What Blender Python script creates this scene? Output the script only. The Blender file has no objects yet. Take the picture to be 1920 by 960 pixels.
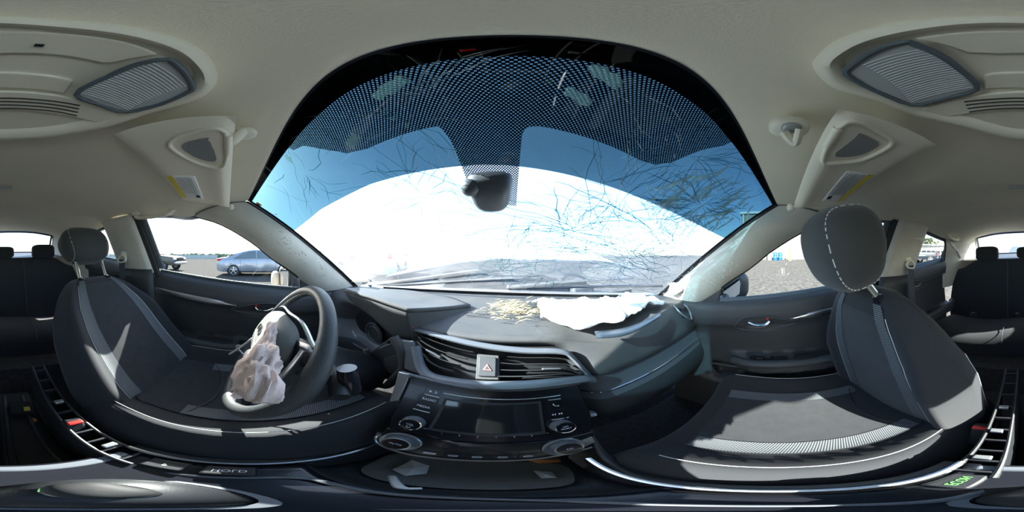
import bpy, bmesh, math, random
from math import sin, cos, pi, radians, tan, atan2, hypot, sqrt
from mathutils import Vector, Matrix, noise
random.seed(7)
SC = bpy.context.scene
COL = SC.collection
V = Vector
# ------------------------------------------------------------------ frame
# The camera stands at the world origin, level.  The car cabin has its own frame
# (x right, y forward, z up), rolled a little and shifted against the camera.
CAM = V((.03, 0, 0))
CARM = Matrix.Rotation(radians(1.5), 4, 'Y') @ Matrix.Translation(-CAM)
CINV = CARM.inverted()
IDM = Matrix.Identity(4)

cam_d = bpy.data.cameras.new('camera')
cam_d.type = 'PANO'
cam_d.panorama_type = 'EQUIRECTANGULAR'
cam_d.clip_start = .005
cam_d.clip_end = 1000
cam = bpy.data.objects.new('camera', cam_d)
cam.rotation_euler = (pi / 2, 0, 0)
COL.objects.link(cam)
SC.camera = cam

# ------------------------------------------------------------------ sky, sun, exposure
SUN_AZ, SUN_EL = radians(-101), radians(32)
w = bpy.data.worlds.new('sky'); SC.world = w; w.use_nodes = True
wn = w.node_tree; wn.nodes.clear()
sky = wn.nodes.new('ShaderNodeTexSky'); sky.sky_type = 'NISHITA'
sky.sun_disc = False; sky.sun_elevation = SUN_EL; sky.sun_rotation = SUN_AZ
sky.altitude = 100; sky.air_density = 1.0; sky.dust_density = 1.5; sky.ozone_density = 1.2
bg = wn.nodes.new('ShaderNodeBackground'); bg.inputs[1].default_value = .15
wo = wn.nodes.new('ShaderNodeOutputWorld')
wn.links.new(sky.outputs[0], bg.inputs[0]); wn.links.new(bg.outputs[0], wo.inputs[0])
sl = bpy.data.lights.new('sun', 'SUN'); sl.energy = 7.0; sl.angle = radians(.6); sl.color = (1, .96, .9)
so = bpy.data.objects.new('sun', sl); COL.objects.link(so)
sd = V((sin(SUN_AZ) * cos(SUN_EL), cos(SUN_AZ) * cos(SUN_EL), sin(SUN_EL)))
so.rotation_euler = sd.to_track_quat('Z', 'Y').to_euler()
so.location = sd * 50
vs = SC.view_settings
vs.view_transform = 'Standard'; vs.look = 'None'; vs.gamma = 1; vs.exposure = 2.25
vs.use_curve_mapping = False
SC.cycles.max_bounces = 12; SC.cycles.diffuse_bounces = 6; SC.cycles.transparent_max_bounces = 24
SC.cycles.sample_clamp_indirect = 6; SC.cycles.use_denoising = True

# ------------------------------------------------------------------ helpers: pixels to points in the cabin
def ray(px, py):
    az = (px - 960) / 1920 * 2 * pi; el = (480 - py) / 960 * pi
    return CINV.to_3x3() @ V((sin(az) * cos(el), cos(az) * cos(el), sin(el)))
def at(px, py, x=None, y=None, z=None, r=None):
    d = ray(px, py)
    if x is not None: t = (x - CAM.x) / d.x
    elif y is not None: t = (y - CAM.y) / d.y
    elif z is not None: t = (z - CAM.z) / d.z
    else: t = r
    return CAM + d * t
def wdir(px, dist, z=0.):      # a point outside, on the ground map
    az = (px - 960) / 1920 * 2 * pi
    return V((sin(az) * dist, cos(az) * dist, z))
def ground_z(x, y):
    return -1.1 + .042 * max(0, x - 1.5) * (1 if x < 30 else 30 / x)
def lerp(a, b, t): return a + (b - a) * t
def sst(a, b, x):
    t = min(1, max(0, (x - a) / (b - a))); return t * t * (3 - 2 * t)
def cr(P, n, closed=False):
    """Catmull-Rom through the points P, n segments for each span."""
    P = [V(p) for p in P]; m = len(P); out = []
    for i in range(m if closed else m - 1):
        if closed: a, b, c, d = P[(i - 1) % m], P[i], P[(i + 1) % m], P[(i + 2) % m]
        else:
            b, c = P[i], P[i + 1]
            a = P[i - 1] if i else b * 2 - c
            d = P[i + 2] if i + 2 < m else c * 2 - b
        for k in range(n):
            t = k / n
            out.append(.5 * ((2 * b) + (c - a) * t + (2 * a - 5 * b + 4 * c - d) * t * t + (3 * b - a - 3 * c + d) * t ** 3))
    if not closed: out.append(P[-1])
    return out
def surf(ctrl, nu, nv):
    rows = [cr(r, nv) for r in ctrl]
    cols = [cr([r[j] for r in rows], nu) for j in range(len(rows[0]))]
    return [[cols[j][i] for j in range(len(cols))] for i in range(len(cols[0]))]

# ------------------------------------------------------------------ helpers: objects
ROOT = {}       # name of a top-level object -> (base, frame)
def _tag(o, label, cat, group=None, kind=None):
    if label: o['label'] = label
    if cat: o['category'] = cat
    if group: o['group'] = group
    if kind: o['kind'] = kind
def thing(name, label, cat, base=(0, 0, 0), group=None, kind=None, frame=CARM):
    o = bpy.data.objects.new(name, None); COL.objects.link(o)
    o.empty_display_size = .05
    o.matrix_world = frame @ Matrix.Translation(V(base))
    ROOT[o.name] = (V(base), frame)
    _tag(o, label, cat, group, kind)
    return o
def rootof(o):
    while o.parent: o = o.parent
    return o
class MB:
    def __init__(s): s.v = []; s.f = []; s.uv = None
    def add(s, vs, fs):
        n = len(s.v); s.v += [V(p) for p in vs]; s.f += [tuple(i + n for i in f) for f in fs]; return s
    def box(s, c, d, m=None):
        c = V(c); pts = []
        for x in (-.5, .5):
            for y in (-.5, .5):
                for z in (-.5, .5):
                    p = V((x * d[0], y * d[1], z * d[2])); pts.append(c + (m @ p if m else p))
        return s.add(pts, [(0, 1, 3, 2), (4, 6, 7, 5), (0, 4, 5, 1), (2, 3, 7, 6), (0, 2, 6, 4), (1, 5, 7, 3)])
    def grid(s, rows, closeu=False, closev=False):
        nu, nv = len(rows), len(rows[0]); fs = []
        for i in range(nu if closeu else nu - 1):
            for j in range(nv if closev else nv - 1):
                a, b = i, (i + 1) % nu; c, d = j, (j + 1) % nv
                fs.append((a * nv + c, a * nv + d, b * nv + d, b * nv + c))
        return s.add([p for r in rows for p in r], fs)
    def loft(s, rings, cap=True):
        nv = len(rings[0]); n0 = len(s.v); s.grid(rings, closev=True)
        if cap:
            s.f.append(tuple(n0 + j for j in reversed(range(nv))))
            k = n0 + (len(rings) - 1) * nv; s.f.append(tuple(k + j for j in range(nv)))
        return s
    def tube(s, pts, r, n=10, closed=False, cap=True, flat=None):
        pts = [V(p) for p in pts]; m = len(pts); rings = []; up = None
        for i, p in enumerate(pts):
            if closed: t = pts[(i + 1) % m] - pts[(i - 1) % m]
            else: t = pts[min(i + 1, m - 1)] - pts[max(i - 1, 0)]
            t.normalize()
            if up is None:
                up = t.orthogonal().normalized() if flat is None else V(flat).normalized()
            a = (up - t * up.dot(t))
            if a.length < 1e-5: a = t.orthogonal()
            a.normalize(); up = a; b = t.cross(a)
            rr = r[i] if isinstance(r, list) else r
            ra, rb = rr if isinstance(rr, tuple) else (rr, rr)
            rings.append([p + a * (cos(k * 2 * pi / n) * ra) + b * (sin(k * 2 * pi / n) * rb) for k in range(n)])
        if closed: return s.grid(rings, closeu=True, closev=True)
        return s.loft(rings, cap)
    def prism(s, poly, off):
        """A polygon (list of points) thickened by the vector off."""
        poly = [V(p) for p in poly]; off = V(off); n = len(poly)
        fs = [tuple(range(n)), tuple(reversed(range(n, 2 * n)))]
        fs += [(i, i + n, (i + 1) % n + n, (i + 1) % n) for i in range(n)]
        return s.add(poly + [p + off for p in poly], fs)
    def lathe(s, prof, o, ax, n=24, cap=True):
        o = V(o); ax = V(ax).normalized(); a = ax.orthogonal().normalized(); b = ax.cross(a)
        return s.loft([[o + ax * h + (a * cos(k * 2 * pi / n) + b * sin(k * 2 * pi / n)) * max(r, 1e-5) for k in range(n)] for r, h in prof], cap)
    def ellip(s, c, d, m=None, e=1., n=20, k=12):
        """A rounded block: e=1 an ellipsoid, smaller e squarer."""
        c = V(c); rings = []
        def pw(x): return math.copysign(abs(x) ** e, x)
        for i in range(k + 1):
            ph = -pi / 2 + pi * i / k; ring = []
            for j in range(n):
                th = 2 * pi * j / n
                p = V((pw(cos(ph)) * pw(cos(th)) * d[0] / 2, pw(cos(ph)) * pw(sin(th)) * d[1] / 2, pw(sin(ph)) * d[2] / 2))
                ring.append(c + (m @ p if m else p))
            rings.append(ring)
        return s.loft(rings)
    def build(s, name, mat, parent=None, label=None, cat=None, group=None, kind=None, frame=CARM, base=None, smooth=35,
              bevel=0, subsurf=0, solid=0, solid_off=-1):
        if parent is None:
            b = V(base) if base is not None else V((0, 0, 0)); fr = frame
        else: b, fr = ROOT[rootof(parent).name]
        me = bpy.data.meshes.new(name)
        me.from_pydata([tuple(p - b) for p in s.v], [], s.f)
        bm = bmesh.new(); bm.from_mesh(me); bmesh.ops.recalc_face_normals(bm, faces=bm.faces); bm.to_mesh(me); bm.free()
        if s.uv:
            l = me.uv_layers.new(name='UVMap')
            for lp in me.loops: l.data[lp.index].uv = s.uv[lp.vertex_index]
        if smooth:
            me.shade_smooth()
            me.set_sharp_from_angle(angle=radians(smooth))
        me.materials.append(mat)
        o = bpy.data.objects.new(name, me); COL.objects.link(o)
        if parent is None:
            o.matrix_world = fr @ Matrix.Translation(b); ROOT[o.name] = (b, fr)
        else: o.parent = parent
        _tag(o, label, cat, group, kind)
        if solid:
            md = o.modifiers.new('solid', 'SOLIDIFY'); md.thickness = solid; md.offset = solid_off
        if bevel:
            md = o.modifiers.new('bevel', 'BEVEL'); md.width = bevel; md.segments = 2; md.limit_method = 'ANGLE'; md.angle_limit = radians(40)
        if subsurf:
            md = o.modifiers.new('subsurf', 'SUBSURF'); md.levels = subsurf; md.render_levels = subsurf
        return o
def text(s, o, a, up, size, mat, parent, name='lettering', align='CENTER'):
    """Lettering set at point o, reading along a, its upright along up."""
    c = bpy.data.curves.new(name, 'FONT'); c.body = s; c.size = size; c.align_x = align; c.align_y = 'CENTER'; c.extrude = .00015
    c.materials.append(mat)
    ob = bpy.data.objects.new(name, c); COL.objects.link(ob); ob.parent = parent
    a = V(a).normalized(); up = V(up); up = (up - a * up.dot(a)).normalized(); n = a.cross(up)
    m = Matrix((a, up, n)).transposed().to_4x4(); m.translation = V(o) - ROOT[rootof(parent).name][0]
    me = bpy.data.meshes.new_from_object(ob.evaluated_get(bpy.context.evaluated_depsgraph_get()))
    me.name = name; me.materials.clear(); me.materials.append(mat)
    o2 = bpy.data.objects.new(name, me); COL.objects.link(o2); o2.parent = parent; o2.matrix_local = m
    bpy.data.objects.remove(ob)
    return o2

# ------------------------------------------------------------------ materials
def mat(name, col, rough=.6, metal=0., bump=0, bscale=400, var=0, vscale=6, spec=.5, coat=0, emit=None, sheen=0, col2=None, detail=3, stretch=None):
    m = bpy.data.materials.new(name); m.use_nodes = True; nt = m.node_tree; b = nt.nodes['Principled BSDF']
    b.inputs['Base Color'].default_value = (*col, 1); b.inputs['Roughness'].default_value = rough
    b.inputs['Metallic'].default_value = metal; b.inputs['Specular IOR Level'].default_value = spec
    b.inputs['Coat Weight'].default_value = coat; b.inputs['Sheen Weight'].default_value = sheen
    if emit: b.inputs['Emission Color'].default_value = (*emit[0], 1); b.inputs['Emission Strength'].default_value = emit[1]
    tc = nt.nodes.new('ShaderNodeTexCoord'); vec = tc.outputs['Object']
    if stretch:
        mp = nt.nodes.new('ShaderNodeMapping'); mp.inputs['Scale'].default_value = stretch
        nt.links.new(vec, mp.inputs[0]); vec = mp.outputs[0]
    if bump:
        n = nt.nodes.new('ShaderNodeTexNoise'); n.inputs['Scale'].default_value = bscale; n.inputs['Detail'].default_value = detail
        bp = nt.nodes.new('ShaderNodeBump'); bp.inputs['Strength'].default_value = bump; bp.inputs['Distance'].default_value = .002
        nt.links.new(vec, n.inputs['Vector']); nt.links.new(n.outputs[0], bp.inputs['Height']); nt.links.new(bp.outputs[0], b.inputs['Normal'])
    if var or col2:
        n2 = nt.nodes.new('ShaderNodeTexNoise'); n2.inputs['Scale'].default_value = vscale; n2.inputs['Detail'].default_value = 6
        rp = nt.nodes.new('ShaderNodeValToRGB'); rp.color_ramp.elements[0].position = .35; rp.color_ramp.elements[1].position = .65
        c2 = col2 if col2 else tuple(min(1, c * (1 + var)) for c in col)
        c1 = col if col2 else tuple(c * (1 - var) for c in col)
        rp.color_ramp.elements[0].color = (*c1, 1); rp.color_ramp.elements[1].color = (*c2, 1)
        nt.links.new(vec, n2.inputs['Vector']); nt.links.new(n2.outputs[0], rp.inputs[0]); nt.links.new(rp.outputs[0], b.inputs['Base Color'])
    return m
def stripes_mat(name, c1, c2, freq, axis=0, rough=.8, skew=0.):
    """Woven stripes across one object axis."""
    m = mat(name, c1, rough); nt = m.node_tree; b = nt.nodes['Principled BSDF']
    tc = nt.nodes.new('ShaderNodeTexCoord'); sx = nt.nodes.new('ShaderNodeSeparateXYZ'); nt.links.new(tc.outputs['UV'], sx.inputs[0])
    mu = nt.nodes.new('ShaderNodeMath'); mu.operation = 'MULTIPLY_ADD'; nt.links.new(sx.outputs[1 - axis], mu.inputs[0]); mu.inputs[1].default_value = skew
    nt.links.new(sx.outputs[axis], mu.inputs[2])
    mm = nt.nodes.new('ShaderNodeMath'); mm.operation = 'MULTIPLY'; nt.links.new(mu.outputs[0], mm.inputs[0]); mm.inputs[1].default_value = freq
    fr = nt.nodes.new('ShaderNodeMath'); fr.operation = 'FRACT'; nt.links.new(mm.outputs[0], fr.inputs[0])
    gt = nt.nodes.new('ShaderNodeMath'); gt.operation = 'GREATER_THAN'; nt.links.new(fr.outputs[0], gt.inputs[0]); gt.inputs[1].default_value = .55
    mx = nt.nodes.new('ShaderNodeMix'); mx.data_type = 'RGBA'; mx.inputs['A'].default_value = (*c1, 1); mx.inputs['B'].default_value = (*c2, 1)
    nt.links.new(gt.outputs[0], mx.inputs['Factor']); nt.links.new(mx.outputs['Result'], b.inputs['Base Color'])
    return m
def glass_mat(name, tint, gloss=.06, haze=0., hcol=(.9, .95, 1), hnoise=0, rough=.02):
    """A thin pane: see-through with a faint reflection and, where dusty, a scattering film."""
    m = bpy.data.materials.new(name); m.use_nodes = True; nt = m.node_tree; nt.nodes.clear()
    out = nt.nodes.new('ShaderNodeOutputMaterial'); tr = nt.nodes.new('ShaderNodeBsdfTransparent'); tr.inputs[0].default_value = (*tint, 1)
    gl = nt.nodes.new('ShaderNodeBsdfGlossy'); gl.inputs['Roughness'].default_value = rough
    mx = nt.nodes.new('ShaderNodeMixShader'); mx.inputs[0].default_value = gloss
    nt.links.new(tr.outputs[0], mx.inputs[1]); nt.links.new(gl.outputs[0], mx.inputs[2]); last = mx
    if haze:
        tl = nt.nodes.new('ShaderNodeBsdfTranslucent'); tl.inputs[0].default_value = (*hcol, 1)
        m2 = nt.nodes.new('ShaderNodeMixShader'); m2.inputs[0].default_value = haze
        nt.links.new(last.outputs[0], m2.inputs[1]); nt.links.new(tl.outputs[0], m2.inputs[2]); last = m2
        if hnoise:
            tc = nt.nodes.new('ShaderNodeTexCoord'); n = nt.nodes.new('ShaderNodeTexNoise'); n.inputs['Scale'].default_value = 3.; n.inputs['Detail'].default_value = 6
            mr = nt.nodes.new('ShaderNodeMapRange'); mr.inputs['From Min'].default_value = .3; mr.inputs['From Max'].default_value = .7
            mr.inputs['To Min'].default_value = haze * (1 - hnoise); mr.inputs['To Max'].default_value = haze * (1 + hnoise)
            nt.links.new(tc.outputs['Object'], n.inputs['Vector']); nt.links.new(n.outputs[0], mr.inputs[0]); nt.links.new(mr.outputs[0], m2.inputs[0])
    nt.links.new(last.outputs[0], out.inputs[0])
    return m
def frit_mat(name, pitch, rad):
    """Black ceramic print on the glass, pierced by staggered rows of clear dots (UV in metres)."""
    m = bpy.data.materials.new(name); m.use_nodes = True; nt = m.node_tree; nt.nodes.clear(); L = nt.links
    out = nt.nodes.new('ShaderNodeOutputMaterial'); tc = nt.nodes.new('ShaderNodeTexCoord')
    def dots(off):
        mp = nt.nodes.new('ShaderNodeMapping'); mp.inputs['Scale'].default_value = (1 / pitch, 1 / (pitch * 1.25), 1); mp.inputs['Location'].default_value = (off, off, 0)
        L.new(tc.outputs['UV'], mp.inputs[0])
        fr = nt.nodes.new('ShaderNodeVectorMath'); fr.operation = 'FRACTION'; L.new(mp.outputs[0], fr.inputs[0])
        sb = nt.nodes.new('ShaderNodeVectorMath'); sb.operation = 'SUBTRACT'; L.new(fr.outputs[0], sb.inputs[0]); sb.inputs[1].default_value = (.5, .5, 0)
        sc = nt.nodes.new('ShaderNodeVectorMath'); sc.operation = 'MULTIPLY'; L.new(sb.outputs[0], sc.inputs[0]); sc.inputs[1].default_value = (1, 1.25, 0)
        ln = nt.nodes.new('ShaderNodeVectorMath'); ln.operation = 'LENGTH'; L.new(sc.outputs[0], ln.inputs[0])
        lt = nt.nodes.new('ShaderNodeMath'); lt.operation = 'LESS_THAN'; L.new(ln.outputs['Value'], lt.inputs[0]); lt.inputs[1].default_value = rad
        return lt
    a, b = dots(0), dots(.5)
    mxm = nt.nodes.new('ShaderNodeMath'); mxm.operation = 'MAXIMUM'; L.new(a.outputs[0], mxm.inputs[0]); L.new(b.outputs[0], mxm.inputs[1])
    pr = nt.nodes.new('ShaderNodeBsdfPrincipled'); pr.inputs['Base Color'].default_value = (.03, .04, .085, 1); pr.inputs['Roughness'].default_value = .35
    tr = nt.nodes.new('ShaderNodeBsdfTransparent')
    mx = nt.nodes.new('ShaderNodeMixShader'); L.new(mxm.outputs[0], mx.inputs[0]); L.new(pr.outputs[0], mx.inputs[1]); L.new(tr.outputs[0], mx.inputs[2])
    L.new(mx.outputs[0], out.inputs[0])
    return m
M = {}
M['liner'] = mat('headliner_fabric', (.82, .77, .625), .9, bump=.25, bscale=900, var=.05, vscale=3)
M['linerpl'] = mat('grey_beige_plastic', (.78, .745, .61), .5, bump=.08, bscale=700)
M['pillar'] = mat('pillar_plastic', (.56, .54, .475), .55, bump=.1, bscale=600, var=.07, vscale=9)
M['visor'] = mat('visor_vinyl', (.78, .74, .61), .7, bump=.15, bscale=800)
M['dash'] = mat('dash_soft_plastic', (.068, .072, .077), .62, bump=.35, bscale=900, col2=(.088, .088, .086), vscale=14)
M['dashlow'] = mat('dash_lower_plastic', (.055, .06, .066), .5, bump=.2, bscale=900)
M['garnish'] = mat('garnish_plastic', (.13, .145, .165), .35)
M['black'] = mat('black_plastic', (.016, .018, .021), .5, bump=.15, bscale=700)
M['gloss'] = mat('gloss_black', (.012, .013, .018), .2, coat=.2)
M['screen'] = mat('screen_glass', (.02, .024, .028), .08, coat=1)
M['void'] = mat('dark_recess', (.014, .015, .017), .8)
M['fabric'] = mat('seat_fabric', (.024, .027, .031), .95, bump=.5, bscale=1300, var=.12, vscale=40, sheen=.15)
M['fabric2'] = mat('seat_bolster_fabric', (.018, .02, .024), .9, bump=.35, bscale=900, sheen=.1)
M['headrest'] = mat('headrest_fabric', (.035, .038, .038), .85, bump=.3, bscale=1100, sheen=.2)
M['stripe'] = stripes_mat('woven_stripe', (.03, .034, .038), (.19, .205, .22), 240, axis=1, skew=.45)
M['stitch'] = mat('light_thread', (.62, .63, .62), .8)
M['carpet'] = mat('carpet', (.03, .031, .034), 1, bump=1, bscale=500, var=.3, vscale=60)
M['door'] = mat('door_plastic', (.042, .046, .05), .5, bump=.2, bscale=800)
M['doorup'] = mat('door_soft_top', (.05, .055, .06), .55, bump=.25, bscale=800)
M['silver'] = mat('satin_silver', (.62, .64, .66), .28, metal=1)
M['chrome'] = mat('chrome', (.8, .82, .84), .08, metal=1)
M['silverpl'] = mat('silver_plastic', (.42, .44, .46), .3, metal=.7)
M['leather'] = mat('wheel_leather', (.05, .055, .058), .42, bump=.5, bscale=450)
M['hubpl'] = mat('wheel_hub_plastic', (.13, .135, .125), .6, bump=.3, bscale=900)
M['airbag'] = mat('pinkish_airbag_cloth', (.74, .57, .51), .85, bump=.4, bscale=500, var=.12, vscale=14)
M['airwhite'] = mat('white_airbag_cloth', (.86, .87, .86), .8, bump=.3, bscale=500)
M['curtain'] = mat('curtain_airbag_cloth', (.70, .70, .66), .85, bump=.3, bscale=500)
M['rubber'] = mat('black_rubber', (.02, .021, .022), .7)
M['rubgrey'] = mat('grey_weatherstrip', (.10, .125, .14), .6)
M['belt'] = mat('seat_belt_web', (.05, .06, .075), .8, bump=.4, bscale=700)
M['red'] = mat('red_plastic', (.62, .03, .025), .35)
M['white'] = mat('white_print', (.75, .77, .8), .6)
M['icon'] = mat('button_print', (.88, .91, .96), .6)
M['orange'] = mat('orange_plastic', (.75, .28, .10), .5)
M['yellow'] = mat('yellow_print', (.72, .58, .08), .6)
M['label'] = mat('label_paper', (.75, .76, .74), .6)
M['lens'] = mat('ribbed_lamp_lens', (.42, .45, .45), .22, spec=.6)
M['rib'] = mat('lens_rib', (.72, .76, .76), .25)
M['reflector'] = mat('lamp_reflector', (.36, .38, .38), .35, metal=.4)
M['post'] = mat('steel_post', (.75, .74, .66), .22, metal=.9)
M['clearpl'] = glass_mat('gauge_lens', (.75, .8, .82), .10, haze=.05)
M['straw'] = mat('dry_straw', (.42, .33, .19), .9)
M['sailpl'] = mat('mirror_housing', (.035, .04, .046), .35)
M['mirror'] = mat('mirror_glass', (.9, .92, .93), .01, metal=1)
M['tan'] = mat('bare_tan_plastic', (.52, .42, .32), .7)
M['glass'] = glass_mat('side_glass', (.90, .96, .95), .05)
M['rearglass'] = glass_mat('rear_glass', (.90, .95, .97), .05, haze=.03)
M['wsglass'] = glass_mat('windscreen_glass', (.80, .90, .94), .05, haze=.11, hcol=(.88, .95, 1), hnoise=.6)
M['film'] = glass_mat('sun_strip_film', (.060, .122, .148), .02)
M['frit'] = frit_mat('dotted_ceramic_print', .0047, .245)
M['fritblack'] = mat('black_ceramic_print', (.022, .024, .035), .3)
M['crack'] = glass_mat('crack_edge', (.06, .22, .27), .10, haze=.10, hcol=(.6, .95, 1), rough=.25)
M['frost'] = glass_mat('crazed_glass', (.80, .82, .78), .06, haze=.50, hcol=(.85, .86, .80), hnoise=.8, rough=.3)
M['paint'] = mat('silver_car_paint', (.34, .37, .41), .25, metal=.35, coat=.5)
M['hoodpaint'] = mat('white_hood_paint', (.78, .80, .82), .3, coat=.4, var=.05)
M['engine'] = mat('engine_bay', (.05, .052, .055), .6, var=.5, vscale=8)
M['gravel'] = mat('gravel', (.055, .053, .050), 1, bump=1, bscale=24, col2=(.105, .101, .093), vscale=9, detail=8, spec=0)
M['metalwall'] = mat('painted_metal_wall', (.15, .142, .122), .5, var=.03)
M['bayshade'] = mat('painted_bay_shade', (.10, .10, .10), .6)
M['blue'] = mat('blue_barrel_plastic', (.012, .085, .26), .4)
M['shed'] = mat('grey_shed_metal', (.40, .42, .42), .5)
M['leafd'] = mat('far_tree_green', (.12, .16, .10), .9, col2=(.20, .22, .13), vscale=1.2)
M['tyre'] = mat('tyre_rubber', (.025, .026, .028), .8)
M['winglass'] = mat('car_window_glass', (.10, .14, .15), .06, coat=1)
M['lampred'] = mat('tail_lamp_red', (.55, .03, .03), .2, coat=.5)
M['lampclear'] = mat('head_lamp_clear', (.75, .78, .8), .1, coat=1)
M['beige'] = mat('pickup_beige_paint', (.11, .097, .075), .4, coat=.1)
M['dkblue'] = mat('dark_pickup_paint', (.012, .018, .027), .3, coat=.2)
M['pole'] = mat('galvanised_pole', (.35, .36, .37), .5, metal=.4)
M['wreck'] = mat('wrecked_panel', (.40, .43, .45), .4, var=.25, vscale=3)

# ================================================================== THE CABIN SHELL
# ---- windscreen surface
def ws(s, t, off=0.):
    T = V((.57 * s, .055 - .085 * s * s, .25 - .055 * s * s)); B = V((.70 * s, .80 - .28 * s * s, -.175 - .02 * s * s))
    n = V((.35 * s, .5, .83)).normalized()
    return T.lerp(B, t) + n * (.035 * 4 * t * (1 - t) * (1 - .6 * s * s) - off)
def wpatch(s0, s1, ta, tb, off, ns=40, nt=16):
    mb = MB(); rows = []; mb.uv = []
    for i in range(ns + 1):
        s = lerp(s0, s1, i / ns); a, b = ta(s), tb(s); r = []
        for j in range(nt + 1):
            t = lerp(a, b, j / nt); r.append(ws(s, t, off)); mb.uv.append((s * (.57 + .13 * t), t * .86))
        rows.append(r)
    return mb.grid(rows)
def pwl(pts):
    def f(x):
        if x <= pts[0][0]: return pts[0][1]
        for (a, b), (c, d) in zip(pts, pts[1:]):
            if x <= c: return b + (d - b) * (x - a) / max(1e-9, c - a)
        return pts[-1][1]
    return f
W1 = thing('window_1', 'cracked windscreen with dark blue sun strip and dotted black upper edge', 'windscreen', ws(0, 1), kind='structure')
wpatch(-1, 1, lambda s: 0, lambda s: 1.0, 0, 60, 40).build('pane', M['wsglass'], W1)
wpatch(-1, 1, lambda s: 0, lambda s: .03 + .008 * cos(s * 3), .0012, 60, 3).build('black_border', M['fritblack'], W1)
for sg in (-1, 1):
    wpatch(sg * .978, sg, lambda s: 0, lambda s: 1, .0013, 2, 40).build('black_border', M['fritblack'], W1)
low = pwl([(-.47, .045), (-.43, .055), (-.40, .095), (-.36, .135), (-.30, .149), (-.128, .152), (-.10, .154), (-.093, .19), (-.092, .38), (.058, .385), (.06, .19),
           (.07, .170), (.093, .166), (.173, .172), (.354, .185), (.40, .18), (.435, .155), (.46, .09), (.485, .05)])
wpatch(-.47, .485, lambda s: .030, low, .0010, 190, 12).build('dotted_band', M['frit'], W1, label='black print with rows of clear dots')
wpatch(-.985, .985, lambda s: .005, pwl([(-1, .312), (-.7, .258), (-.4, .242), (0, .256), (.25, .273), (.58, .294), (1, .322)]), .0026, 60, 14).build(
    'sun_strip', M['film'], W1, label='dark blue tint film across the top')
def ribbon(mb, pts, wd, off=.004):
    P = [ws(s, t, off) for s, t in pts]
    n = V((0, .5, .83)).normalized(); r = []
    for i, p in enumerate(P):
        d = (P[min(i + 1, len(P) - 1)] - P[max(i - 1, 0)]).normalized(); sd_ = d.cross(n).normalized() * wd * (1 if 0 < i < len(P) - 1 else .3)
        r.append([p + sd_, p + n * -wd * .8, p - sd_])
    mb.grid(r)
rc = random.Random(3); ck = MB(); nck = 0
def wander(s, t, ang, n, step, jit):
    pts = [(s, t)]
    for _ in range(n):
        ang += rc.uniform(-jit, jit); s += cos(ang) * step * rc.uniform(.5, 1.4); t += sin(ang) * step * .8 * rc.uniform(.5, 1.4)
        if abs(s) > .97 or t < .01 or t > .99: break
        pts.append((s, t))
    return pts
for cs, ct, k, ln, wd in ((.62, .60, 46, 9, .0008), (.30, .48, 40, 8, .0008), (.05, .62, 34, 8, .0007), (.68, .22, 60, 6, .0008), (.45, .12, 26, 7, .0006), (.80, .45, 36, 6, .0008),
                          (.25, .80, 40, 7, .0007), (-.02, .80, 26, 7, .0007), (-.55, .11, 9, 7, .0007), (-.25, .33, 16, 7, .0007), (.40, .30, 34, 7, .0007), (.62, .40, 40, 7, .0007), (-.15, .12, 10, 6, .0006)):
    for i in range(int(k * 1.5)):
        a = rc.uniform(0, 2 * pi); d = rc.uniform(0, .10)
        p = wander(cs + cos(a) * d, ct + sin(a) * d * .8, a + rc.uniform(-.5, .5), rc.randint(3, ln), .035, .5)
        if len(p) > 1: ribbon(ck, p, wd * rc.uniform(.5, 1.5))
for i in range(150):        # long fractures sweeping over the passenger side
    p = wander(rc.uniform(-.1, .9), rc.uniform(.35, .9), rc.choice((0, pi)) + rc.uniform(-.7, .7), rc.randint(6, 14), .035, .22)
    if len(p) > 2: ribbon(ck, p, rc.uniform(.0005, .0013))
for i in range(14):
    p = wander(rc.uniform(-.9, -.1), rc.uniform(.1, .5), rc.uniform(0, 6.28), rc.randint(6, 12), .04, .18)
    if len(p) > 2: ribbon(ck, p, .0005)
ck.build('cracks', M['crack'], W1, kind='stuff', smooth=0, label='branching glass cracks')
fz = MB()
for i in range(90):
    s, t = rc.uniform(.50, .90), rc.uniform(.07, .31)
    ribbon(fz, wander(s, t, rc.uniform(1.2, 2.0), rc.randint(2, 5), .022, .3), rc.uniform(.002, .006), .0045)
fz.build('crazing', M['frost'], W1, kind='stuff', smooth=0, label='feathered grey crazing near the upper corner')
for s0, t0, dx, ang in ((-.12, .06, .075, -.15), (.15, .055, .06, .3), (.14, .10, .05, .3), (-.30, .115, .05, -.3), (-.52, .05, .03, -.6)):   # scraps of glue and tape left on the print
    rows = []
    for i in range(9):
        u = (i / 8 - .5) * dx; rows.append([ws(s0 + u * cos(ang) + rc.uniform(-.002, .002), t0 + u * sin(ang) + dv + rc.uniform(-.003, .003), .005) for dv in (-.009, -.003, .003, .009)])
    MB().grid(rows).build('tape_scrap', M['frost'], W1, smooth=60, solid=.0006)

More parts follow.
